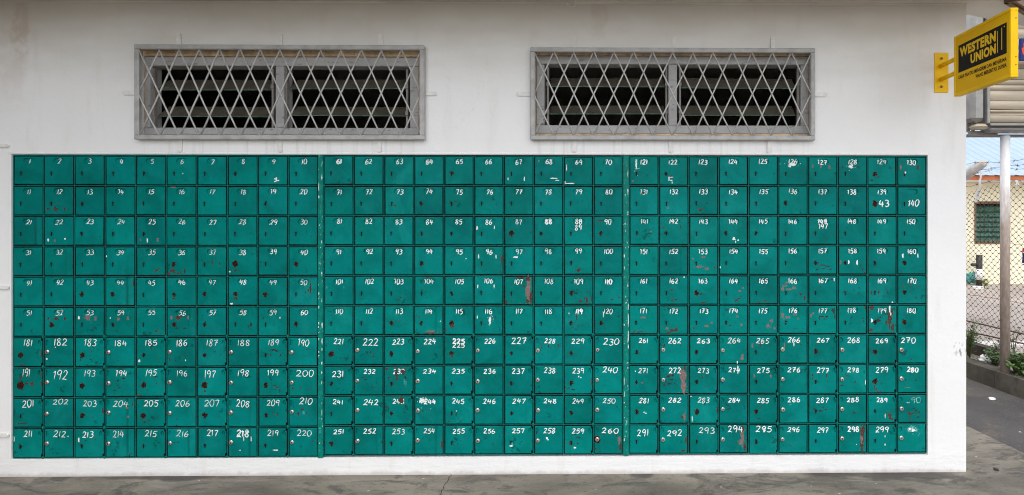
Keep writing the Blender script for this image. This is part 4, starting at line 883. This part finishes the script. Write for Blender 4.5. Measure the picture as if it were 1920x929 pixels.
def text(body, t0, t1, s0, s1, mat, name, bold, out):
    cu = bpy.data.curves.new('lettering', 'FONT'); cu.body = body; cu.size = 1; cu.offset = bold; cu.extrude = 0; cu.resolution_u = 3
    cu.space_character = 1.0 + bold*1.6
    ob = bpy.data.objects.new('lettering', cu); col.objects.link(ob)
    dg = bpy.context.evaluated_depsgraph_get(); dg.update(); me = bpy.data.meshes.new_from_object(ob.evaluated_get(dg))
    col.objects.unlink(ob); bpy.data.objects.remove(ob)
    xs = [v.co.x for v in me.vertices]; ys = [v.co.y for v in me.vertices]; x0, x1, y0, y1 = min(xs), max(xs), min(ys), max(ys)
    mm = MB(); vv = []
    for v in me.vertices:
        t = t0 + (v.co.x-x0)/(x1-x0)*(t1-t0); s_ = s1 + (v.co.y-y0)/(y1-y0)*(s0-s1)
        vv.append(face(t, s_, out))
    mm.add(vv, [tuple(p.vertices) for p in me.polygons]); bpy.data.meshes.remove(me)
    return sb(mm, name, mat)
text('WESTERN', .108, .758, .222, .384, M['text_yellow'], 'lettering', .055, .0012)
text('UNION', .317, .758, .412, .566, M['text_yellow'], 'lettering', .055, .0012)
m = MB()
for t, s0, s1, wt in ((.783,.245,.565,.008),(.852,.225,.548,.011)):
    a, b_ = face(t-wt/2,s0,.0012), face(t+wt/2,s1,.0012); m.box((a.x,b_.y,b_.z),(a.x+.0005,a.y,a.z))
a = face(.893,.225,.0012); m.disc(a+Vector((.0004,0,0)), .0035, (-1,0,0), .0006, 12)
sb(m, 'logo_bars', M['text_yellow'])
text('CARA PANTAS MENGIRIM DAN MENERIMA', .081, .927, .678, .738, M['black'], 'lettering', .03, .0006)
text('WANG MERENTASI DUNIA', .408, .927, .765, .826, M['black'], 'lettering', .03, .0006)
m = MB(); a, b_ = P(1752.3,99.5,-.004), P(1778.5,174,-.004); m.box((a.x,-.005,b_.z),(b_.x,-.0002,a.z),bev=.0015); sb(m, 'wall_plate', M['yellow'])
for (u, v_) in ((1765.5,110),(1765,163)):
    m = MB(); m.disc(P(u,v_,-.005), .0075, (0,-1,0), .004, 6); m.disc(P(u,v_,-.009), .0042, (0,-1,0), .006, 10); sb(m, 'bolt', M['timber'])
for v_ in (124.5, 149.5):
    q = P(1764, v_, -.005); m = MB(); m.tube([(q.x,-.004,q.z),(SX+ST/2,SY0+.002,q.z)], .0125, 16); sb(m, 'support_arm', M['yellow'])

# ------------------------------------------------------------------ light box, pole and stuff under the eaves on the right
DB = 1.72                                     # y of the light box face
BX0, BZ0 = P(1853, 235, DB).x, P(1853, 232, DB).z; BX1 = BX0 + 2.2; BZ1 = P(1853, 8, DB).z
lb = empty('light_box_sign', (BX0, DB, BZ0), 'dirty cream slatted light box sign on a pole behind the yellow sign', 'sign')
lo = Vector(lb.location)
def lbld(m, name, mat):
    m.v = [(p[0]-lo.x, p[1]-lo.y, p[2]-lo.z) for p in m.v]; return m.build(name, mat, lb)
m = MB(); z = BZ0+.014; k = 0; hs = (.082,.03,.082,.096,.05,.048,.1,.09,.09,.095,.09,.1,.1)
while z < BZ1 - .02:
    h = min(hs[k % len(hs)], BZ1-.01-z); yo = rng.uniform(-.006,.006)
    n = 6; prof = [(DB-.012*math.sin(math.pi*t/n)+yo*.4, z+.002+(h-.004)*t/n) for t in range(n+1)]
    v = [(xx, p[0], p[1]) for p in prof for xx in (BX0+.004, BX1-.02)]
    m.add(v, [(2*i,2*i+1,2*i+3,2*i+2) for i in range(n)], 0, True)
    z += h; k += 1
m.box((BX0+.002,DB+.014,BZ0+.01),(BX1-.02,DB+.05,BZ1-.01)); lbld(m, 'slat_panel', M['plank'])
m = MB(); e = P(1843,200,DB).x - BX0       # rounded aluminium surround
m.box((BX0-.028,DB-.03,BZ0-.004),(BX0,DB+.01,BZ1),bev=.006); m.box((BX0+.001,DB-.03,BZ0-.026),(BX1,DB+.01,BZ0+.0),bev=.006)
m.box((BX0-.155,DB-.015,BZ0+.02),(BX0-.03,DB+.13,BZ1),bev=.03); m.box((BX0+.001,DB-.012,BZ0-.075),(BX1,DB+.13,BZ0-.028),bev=.02)
lbld(m, 'aluminium_surround', M['alu'])
m = MB(); m.box((BX0-.125,DB-.02,BZ0-.05),(BX0-.001,DB+.10,BZ0-.001),bev=.022); lbld(m, 'corner_cap', M['plank'])
m = MB()      # steel angle frame carrying the box
xl = P(1818,200,DB+.1).x; xr = P(1871,250,DB+.1).x; zb, zt_ = P(1818,254.5,DB+.1).z, P(1818,246,DB+.1).z
m.box((xl,DB+.1,zb),(xr,DB+.13,zt_),bev=.002); m.box((xl,DB+.135,zt_-.004),(xl+.03,DB+.165,BZ1-.03),bev=.002); m.box((xl+.055,DB+.135,zt_-.004),(xl+.075,DB+.165,BZ1-.03),bev=.002)
m.box((xl,DB+.14,BZ0-.10),(BX1,DB+.2,BZ0-.078),bev=.003)
for v_ in (196, 240):
    q = P(1812, v_, DB+.4); m.box((q.x-.4,DB+.3,q.z-.022),(xl+.08,DB+.34,q.z+.022),bev=.002)
m.box((xl+.02,DB+.17,BZ0+.2),(xl+.06,DB+.36,BZ0+.24)); m.box((xl+.02,DB+.17,BZ0-.02),(xl+.06,DB+.36,BZ0+.02))
lbld(m, 'steel_frame', M['steel'])
pb = G(1884.5, 698.5, ROAD+.165)
m = MB(); pr = 8.1*(pb.y+D)/FPX
m.tube([(0,0,-.1),(0,0,1),(0,0,BZ0-.1-pb.z)], pr, 24); po = m.build('sign_pole', M['pole'], None, (pb.x,pb.y,pb.z))
tag(po, 'round grey pole with rusty lower half standing on the kerb', 'pole')
q0_, q1_ = P(1800, 22, 2.6), P(1875, 60, 2.6)
aws = empty('shop_awning', (P(1830,60,2.6).x, 2.6, 0), 'dark shop awning in shadow behind the yellow sign', 'awning'); ao = Vector(aws.location)
def abld(m, name, mat):
    m.v = [(p[0]-ao.x, p[1]-ao.y, p[2]-ao.z) for p in m.v]; return m.build(name, mat, aws)
YA = 2.6
zt2, zm2, zb2 = P(1850, 25, YA).z, P(1850, 62, YA).z, P(1850, 243, YA+.4).z
xa, xl_, xb = P(1822,40,YA).x, P(1796,40,YA).x, P(1905,40,YA).x + 1.6
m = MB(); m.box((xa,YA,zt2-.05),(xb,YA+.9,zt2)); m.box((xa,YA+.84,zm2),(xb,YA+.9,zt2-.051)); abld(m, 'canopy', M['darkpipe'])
m = MB(); m.box((xl_,YA+.4,zb2),(xb,YA+.44,zm2-.002)); abld(m, 'shadow_sheet', M['darkpipe'])  # near-black sheet painting in the deep shadow behind the light box
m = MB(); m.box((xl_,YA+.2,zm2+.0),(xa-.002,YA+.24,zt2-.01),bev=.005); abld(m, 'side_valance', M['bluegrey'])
for u_ in (1824, 1836):
    m = MB(); xx = P(u_,40,YA).x; m.box((xx,YA+.02,zm2-.25),(xx+.035,YA+.055,zt2-.052)); abld(m, 'bracket', M['steel'])
m = MB(); q = P(1842,34,YA); m.box((q.x-.05,YA+.06,q.z-.05),(q.x+.07,YA+.2,q.z+.05),bev=.02); abld(m, 'lamp_housing', M['steel'])
for xx in (xl_+.02, xb-.1):
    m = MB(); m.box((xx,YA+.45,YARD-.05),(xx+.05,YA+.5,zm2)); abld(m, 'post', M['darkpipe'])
# small blue and red shop board at the picture edge
q = P(1914.5, 72, 1.55); r2 = P(1914.5, 113, 1.55)
sh = empty('shop_board', (q.x, 1.55, r2.z), 'blue shop board with a red patch at the right picture edge', 'sign')
m = MB(); m.box((0,0,0),(.6,.03,q.z-r2.z),bev=.003); m.build('board', M['blue'], sh)
m = MB(); blob(m, 0, .035, .1, .05, .12, rng, -.002, 16); m.build('red_patch', M['red'], sh)

# ------------------------------------------------------------------ kerb, fence, weeds, litter
KT = ROAD + .165
kb = empty('kerb', (K1.x, K1.y, ROAD), 'mossy concrete kerb wall below the chain link fence', 'kerb'); ko = Vector(kb.location)
def kbld(m, name, mat, par=kb, o_=ko):
    m.v = [(p[0]-o_.x, p[1]-o_.y, p[2]-o_.z) for p in m.v]; return m.build(name, mat, par)
ys = [-9]; 
while ys[-1] < 25: ys.append(ys[-1] + 1.55)
for i in range(len(ys)-1):
    a, b_ = ys[i]+.006, ys[i+1]-.006; o1, o2 = rng.uniform(-.006,.006), KT+rng.uniform(-.006,.006)
    m = MB(); m.slab([kp(a,o1),kp(b_,o1),kp(b_,.16),kp(a,.16)], ROAD-.05, o2); kbld(m, 'kerb_stone', M['kerb'])
FO = .46                                       # fence offset behind the kerb face
m = MB(); m.slab([kp(-9,.155),kp(25,.155),kp(25,FO+.12),kp(-9,FO+.12)], ROAD, KT-.035); tag(m.build('verge', M['soil']), kind='structure')
fe = empty('chain_link_fence', (*kp(2.4,FO), KT), 'rusty sagging chain link fence with barbed wire above the kerb', 'fence'); fo = Vector(fe.location)
fb = lambda m, name, mat: kbld(m, name, mat, fe, fo)
m = MB(); m.slab([kp(-3,FO-.05),kp(9,FO-.05),kp(9,FO+.05),kp(-3,FO+.05)], KT-.06, KT+.075); fb(m, 'base_beam', M['kerb'])
m = MB(); pit, rowh = .033, .031; Y0, Y1 = -1.2, 6.3; n = int((Y1-Y0)/pit); zb_, zt_ = KT+.07, 1.83
rows = int((zt_-zb_)/rowh)
def sag(y): return .05*math.sin(y*2.1+.6) + .03*math.sin(y*5.3)
for i in range(n):
    pts = []
    for j in range(rows+1):
        t = j/rows; y = Y0+(i+.5)*pit + (pit*.46 if (i+j) % 2 else -pit*.46) + .012*math.sin(j*.5+i*.1)
        zz = zb_ + (zt_-zb_)*t - t*t*(.06+sag(y)); q = kp(y, FO + .035*math.sin(y*3+t*4)*t + (.004 if j % 2 else -.004))
        pts.append((q[0],q[1],zz+.006)); pts.append((q[0],q[1],zz-.006))
    pts = pts[1:-1]; m.tube(pts, .0015, 4, cap=False)
fb(m, 'wire_mesh', M['rustwire'])
def barbed(m, pts, r_=.002, step=.13):
    q = []; 
    for a, b_ in zip(pts, pts[1:]):
        a, b_ = Vector(a), Vector(b_); k = max(2, int((b_-a).length/.05))
        for t in range(k): q.append(a.lerp(b_, t/k) + Vector((0,0,.004*math.sin(len(q)*1.7))))
    q.append(Vector(pts[-1])); m.tube(q, r_, 5)
    acc = 0
    for a, b_ in zip(q, q[1:]):
        acc += (b_-a).length
        if acc > step:
            acc = 0
            for k in range(2):
                d = Vector((rng.uniform(-1,1),rng.uniform(-1,1),rng.uniform(-1,1))).normalized()*.02; m.tube([a-d,a+d], .0016, 4)
            m.tube([a-(b_-a).normalized()*.008, a+(b_-a).normalized()*.008], .0045, 5)
m = MB()
barbed(m, [(*kp(y,FO), 1.86+.02*math.sin(y*3)-(.06 if 2.3<y<2.8 else 0)) for y in (.6,1.3,1.9,2.3,2.6,2.9,3.4,4.6)])
barbed(m, [(*kp(y,FO+.02), 2.0+.015*math.sin(y*4)) for y in (.6,1.2,1.7,2.2,2.6,3.2,4.6)])
barbed(m, [(*kp(y,FO-.02), 2.06+.02*math.sin(y*5+1)) for y in (.6,1.2,1.7,2.2,2.5,3.2,4.6)])
barbed(m, [(*kp(y,FO+.01), z) for y, z in ((.6,2.02),(1.3,2.05),(1.8,1.95),(2.3,1.99),(2.9,1.9),(4.6,2.0))])
barbed(m, [(*kp(y,FO+.01), 1.22) for y in (.6,2,4.6)], .0015, 9)
barbed(m, [(*kp(y,FO+.01), .62-.03*math.sin(y*2)) for y in (.6,2,3,4.6)], .0022, 9)
fb(m, 'barbed_wire', M['barb'])
m = MB()
for y in (-1.2, 1.3, 3.8, 6.3): 
    q = kp(y, FO+.035); m.tube([(*q,-.2),(*q,1.9)], .014, 8)
fb(m, 'fence_post', M['barb'])
m = MB(); m.tube([(*kp(.6,FO+.03), .31),(*kp(1.7,FO+.03),.34),(*kp(3.2,FO+.03),.33)], .0075, 6); m.tube([(*kp(2.1,FO+.2), .2),(*kp(2.9,FO+.2),.17)], .008, 6); fb(m, 'rail', M['barb'])
# concrete fence-post arm with a strip of torn white plastic
def pf(u, v_): 
    for yy in [i*.02 for i in range(0,300)]:
        q = P(u, v_, yy)
        if q.x > kp(yy,FO)[0]: continue
        return P(u, v_, yy)
    return P(u, v_, 2.5)
def on_fence(u, v_, off=0):      # sight line onto the fence plane
    d = ray(u, v_); c0 = Vector((0,-D,EYE)); a0_ = Vector((*kp(0,FO+off),0)); t = (a0_-c0).dot(kn)/d.dot(kn); return c0 + d*t
cpst = empty('concrete_fence_post', on_fence(1838,640)*1.0, 'whitewashed fence post with a bent top arm wrapped in torn plastic', 'fence post'); cpst.location.z = KT-.04
po_ = Vector(cpst.location)
m = MB(); tp = on_fence(1838,322,.1); m.tube([(tp.x,tp.y,KT-.03),(tp.x,tp.y,1.2),(tp.x,tp.y,tp.z)], .03, 8)
m.v = [(p[0]-po_.x,p[1]-po_.y,p[2]-po_.z) for p in m.v]
m = MB(); a, b_ = on_fence(1809,332,.02), on_fence(1845,306,.02)
m.tube([a, a.lerp(b_,.5)+Vector((0,0,.012)), b_], [.05,.055,.045], 8)
m.v = [(p[0]-po_.x,p[1]-po_.y,p[2]-po_.z) for p in m.v]; m.build('bent_arm', M['whitecon'], cpst)
m = MB(); c_ = on_fence(1810,345,.06); m.tube([(c_.x,c_.y+.25,KT-.05),(c_.x,c_.y+.25,1.7),(a.x,a.y+.05,a.z)], .05, 8)
m.v = [(p[0]-po_.x,p[1]-po_.y,p[2]-po_.z) for p in m.v]; m.build('upright', M['whitecon'], cpst)
def ribbon(m, pts, wd_):
    v = []
    for i, p in enumerate(pts):
        w2 = wd_*rng.uniform(.6,1.2)/2; v += [p+Vector((-w2,rng.uniform(-.01,.01),0)), p+Vector((w2,rng.uniform(-.01,.01),0))]
    m.add(v, [(2*i,2*i+1,2*i+3,2*i+2) for i in range(len(pts)-1)], 0, True)
m = MB(); ribbon(m, [on_fence(u,v_,-.02) for u, v_ in ((1838,322),(1839,332),(1837,342),(1839,348),(1836,352))], .03)
PSL = 'torn white plastic strip tangled in the barbed wire, hanging down over the chain link'
tag(m.build('plastic_strip', M['sheet']), PSL, 'plastic'); m = MB()
ribbon(m, [on_fence(u,v_,-.03) for u, v_ in ((1836,352),(1834,360),(1832,370),(1830,380))], .035)
tag(m.build('plastic_strip', M['sheet']), 'lower faint strip of white plastic caught in the chain link above the green window', 'plastic'); m = MB()
ribbon(m, [on_fence(u,v_,-.02) for u, v_ in ((1846,310),(1851,309),(1855,314),(1856,320))], .02)
tag(m.build('plastic_strip', M['sheet']), 'white plastic scrap curling off the end of the bent post arm', 'plastic'); m = MB()
ribbon(m, [on_fence(u,v_,-.02) for u, v_ in ((1906,338),(1909,343),(1907,348))], .04)
tag(m.build('plastic_strip', M['sheet']), 'small white plastic scrap on the barbed wire right of the pole', 'plastic')
# weeds: each plant a thing
def weed(loc, h, spread, nleaf, label, mats, seed, leaf=.035):
    r_ = random.Random(seed); root = empty('weed_plant', loc, label, 'plant', 'weeds along the fence'); ms, ml = MB(), MB()
    for s_ in range(max(3, nleaf//9)):
        a = r_.uniform(0,6.28); tip = Vector((math.cos(a)*spread*r_.uniform(.3,1), math.sin(a)*spread*r_.uniform(.3,1), h*r_.uniform(.55,1)))
        mid = tip*.5 + Vector((0,0,h*.18)); ms.tube([(0,0,-.02), mid, tip], [.004,.003,.0015], 5)
        for k in range(9):
            t = r_.uniform(.25,1); p = (mid*(2*t) if t < .5 else mid.lerp(tip,2*t-1)) + Vector((r_.gauss(0,.012),r_.gauss(0,.012),r_.gauss(0,.01)))
            d = Vector((r_.uniform(-1,1),r_.uniform(-1,1),r_.uniform(-.2,.7))).normalized(); sd_ = d.cross(Vector((0,0,1))); 
            sd_ = (sd_.normalized() if sd_.length > .05 else Vector((1,0,0))); L_ = leaf*r_.uniform(.6,1.3); wv = L_*.33; dr_ = Vector((0,0,-L_*.18))
            ml.add([p, p+d*L_*.35+sd_*wv, p+d*L_*.75+sd_*wv*.8+dr_*.5, p+d*L_+dr_, p+d*L_*.75-sd_*wv*.8+dr_*.5, p+d*L_*.35-sd_*wv], [(0,1,2,3),(0,3,4,5)], 0 if r_.random() < .6 else 1)
    ms.build('stem', M['stem'], root); ml.build('leaves', mats, root, fix=False); return root
VZ = KT-.035
def vg(u, v_): q = G(u, v_, VZ); return q
LA = [M['leafA'], M['leafB']]
weed(vg(1818,672), .42, .11, 150, 'tall green weed at the wall corner beside the kerb', LA, 1)
weed(vg(1816,668), .28, .12, 110, 'low weed clump close to the white wall edge behind the kerb', LA, 2)
weed(vg(1866,688), .17, .14, 130, 'low leafy weed on the kerb just left of the pole', LA, 3)
weed(vg(1872,674), .24, .08, 80, 'small upright weed behind the pole base', LA, 4)
weed(vg(1906,702), .24, .17, 230, 'bushy bright green weed right of the pole', LA, 5, .045)
weed(vg(1918,712), .20, .14, 200, 'dense green weed at the right picture edge on the kerb', LA, 6, .045)
weed(vg(1900,672), .36, .07, 50, 'thin weed stalks climbing the fence right of the pole', LA, 7, .03)
weed(vg(1838,682), .06, .10, 30, 'flat weed sprigs among litter on the kerb', LA, 8, .025)
def crumple(name, loc, r_, sq, mat, label, cat, seed):
    rr = random.Random(seed); m = MB(); n, k = 12, 8; v = []
    for j in range(k+1):
        ph = math.pi*j/k
        for i in range(n):
            f = r_*rr.uniform(.7,1.2); a = 2*math.pi*i/n
            v.append((f*math.sin(ph)*math.cos(a), f*math.sin(ph)*math.sin(a), max(-.002, f*math.cos(ph)*sq + r_*sq*.8)))
    m.add(v, [(j*n+i,j*n+(i+1)%n,(j+1)*n+(i+1)%n,(j+1)*n+i) for j in range(k) for i in range(n)]); o = m.build(name, mat, None, loc); return tag(o, label, cat)
crumple('plastic_bag', vg(1847,683), .055, .9, M['sheet'], 'crumpled white plastic bag lying in the weeds behind the kerb', 'litter', 11)
crumple('plastic_bag', vg(1864,683), .075, .6, M['greybag'], 'crumpled dark grey plastic bag lying between white bag and pole', 'litter', 12)
crumple('tissue', G(1860,749.5,ROAD), .028, .35, M['sheet'], 'crumpled white tissue on the asphalt near the kerb', 'litter', 13)
crumple('pebble', G(1868,881.5,0), .016, .4, M['darkpipe'], 'small dark scrap on the grey walkway right of the wall', 'debris', 14)
rr = random.Random(3)
for k, (u, v_) in enumerate(((1845,690),(1852,695),(1838,687))):
    m = MB(); q = vg(u, v_); L_ = .03
    m.add([(-L_,0,.004),(0,.014,.011),(L_,0,.006),(0,-.014,.003)], [(0,1,2,3)]); o = m.build('dry_leaf', M['tan'], None, q, fix=False); o.rotation_euler = (0,0,rr.uniform(0,3))
    tag(o, 'dry tan leaf lying on the kerb top below the white bag', 'leaf', 'dry leaves on the kerb')

# ------------------------------------------------------------------ the yellow house beyond the fence
HY = G(1850, 533, YARD).y; 
ho = empty('yellow_house', (P(1850,500,HY).x, HY, YARD), 'cream yellow house with pale blue metal roof beyond the fence', 'house'); hoo = Vector(ho.location)
def hb(m, name, mat, par=None):
    m.v = [(p[0]-hoo.x, p[1]-hoo.y, p[2]-hoo.z) for p in m.v]; return m.build(name, mat, par or ho)
hx0, hx1 = P(1700,400,HY).x, P(2350,400,HY).x; hz = P(1850,333,HY).z
wx0, wx1, wz1, wz0 = P(1827,400,HY).x, P(1893,400,HY).x, P(1850,378,HY).z, P(1850,457.5,HY).z
m = MB()
def hwall(m, x0,x1,z0,z1,h,y0,y1): wall_with_holes(m, x0,x1,z0,z1,[h],y0,y1)
hwall(m, hx0,hx1,YARD-.1,hz+.25,(wx0,wx1,wz0,wz1),HY,HY+.18)
m.box((hx0,HY+.18,YARD-.1),(hx0+.18,HY+7,hz+.2)); m.box((hx1-.18,HY+.18,YARD-.1),(hx1,HY+7,hz+.2)); m.box((hx0+.18,HY+6.8,YARD-.1),(hx1-.18,HY+7,hz+.2)); hb(m, 'wall', M['cream'])
m = MB(); fw = .055
m.box((wx0,HY-.02,wz1-fw),(wx1,HY+.1,wz1),bev=.004); m.box((wx0,HY-.02,wz0),(wx1,HY+.1,wz0+fw),bev=.004); m.box((wx0,HY-.018,wz0+fw),(wx0+fw*.6,HY+.098,wz1-fw)); m.box((wx1-fw*.6,HY-.018,wz0+fw),(wx1,HY+.098,wz1-fw))
wn = hb(m, 'window', M['timber'])
m = MB(); nb = 7; bh = (wz1-wz0-2*fw-.06)/nb
for k in range(nb):
    z0_ = wz0+fw+k*bh; m.add([(wx0+.04,HY+.02,z0_),(wx1-.04,HY+.02,z0_),(wx1-.04,HY+.07,z0_+bh*1.02),(wx0+.04,HY+.07,z0_+bh*1.02)], [(0,1,2,3)])
hb(m, 'louvre_panes', M['green_glass'], None).parent = wn
m = MB()
for k in range(1, 8): xx = wx0+.03+(wx1-wx0-.06)*k/8; m.tube([(xx,HY-.03,wz0+.02),(xx,HY-.03,wz1-.02)], .006, 6)
hb(m, 'window_bars', M['barb']).parent = wn
m = MB(); m.box((wx0+.03,HY+.1,wz0+.03),(wx1-.03,HY+.12,wz1-.03)); hb(m, 'window_back', M['dark']).parent = wn
ov = .55; SL = .5; ez = P(1850,331,HY-ov).z
m = MB(); m.box((hx0-.4,HY-ov-.03,ez-.085),(hx1+.4,HY-ov,ez+.03),bev=.004); hb(m, 'fascia', M['fascia'])
m = MB(); m.box((hx0-.4,HY-ov-.02,ez-.105),(hx1+.4,HY-.001,ez-.087)); hb(m, 'soffit', M['ceiling'])
m = MB(); x = hx0-.5; run = 4.2; prof = [(0,0),(.10,0),(.115,.013),(.135,.013),(.15,0)]; xs = []
while x < hx1+.5:
    for dx, dz in prof[:-1]: xs.append((x+dx, dz))
    x += .15*1.4
for sgn in (1, -1):
    v = []
    for (xx, dz) in xs:
        if sgn > 0: v += [(xx,HY-ov-.08,ez+.035+dz-.02),(xx,HY-ov+run,ez+.035+dz+run*SL)]
        else: v += [(xx,HY-ov+run,ez+.034+dz+run*SL),(xx,HY-ov+2*run,ez+.034+dz)]
    m.add(v, [(2*i,2*i+2,2*i+3,2*i+1) for i in range(len(xs)-1)])
hb(m, 'roof', M['roof'])
# things in the yard
q = G(1836, 536, YARD); yp = empty('pipe_post', q, 'short dark pipe post with a white band by the house', 'post')
m = MB(); m.tube([(0,0,-.03),(0,0,.66)], .06, 12); m.build('pipe', M['darkpipe'], yp)
m = MB(); m.tube([(0,0,.13),(0,0,.36)], .075, 12); m.build('white_band', M['sheet'], yp)
m = MB(); m.tube([(-.06,-.01,.45),(-.17,-.02,.45)], .035, 10); m.build('tap', M['darkpipe'], yp)
q = G(1833, 542.5, YARD); m = MB(); m.box((-.085,-.07,0),(.085,.07,.06),bev=.008); tag(m.build('white_block', M['sheet'], None, q), 'white block on the soil at the foot of the pipe post', 'block')
y1 = weed(G(1845,541,YARD), .2, .08, 40, 'yellow green tuft beside the white block in the yard', [M['leafY'], M['leafA']], 21, .08)
crumple('tarpaulin_bundle', G(1815,532,YARD), .20, .8, M['tealbag'], 'teal plastic bundle against the house wall by the white corner', 'bundle', 22)
m = MB(); a, b_ = G(1812,650,YARD), G(1925,655,YARD); m.box((a.x-1,a.y-.02,YARD-.05),(b_.x+2,a.y+.16,YARD+.03),bev=.01); tag(m.build('concrete_strip', M['whitecon'], None), 'pale concrete strip lying in the yard behind the fence', 'slab')
q = on_fence(1918.5, 474, .15)
m = MB(); ribbon(m, [q + Vector((.02*math.sin(k*2),0.01*k,-.027*k)) for k in range(5)], .06); c1 = MB()
cl = empty('hanging_cloth', q, 'blue and red cloth hanging on the fence at the right picture edge', 'cloth')
r3 = random.Random(5)
for nm, mat, z0_, z1_ in (('red_half', M['red'], .04, 0.0), ('blue_half', M['blue'], 0.0, -.11)):
    m = MB(); v = []; n = 8
    for j in range(5):
        z_ = z0_+(z1_-z0_)*j/4
        for i in range(n): v.append((-.012+.02*i+.004*math.sin(j), .015*math.sin(i*2.2), z_ + r3.uniform(-.005,.005)))
    m.add(v, [(j*n+i,j*n+i+1,(j+1)*n+i+1,(j+1)*n+i) for j in range(4) for i in range(n-1)], 0, True); m.build(nm, mat, cl)
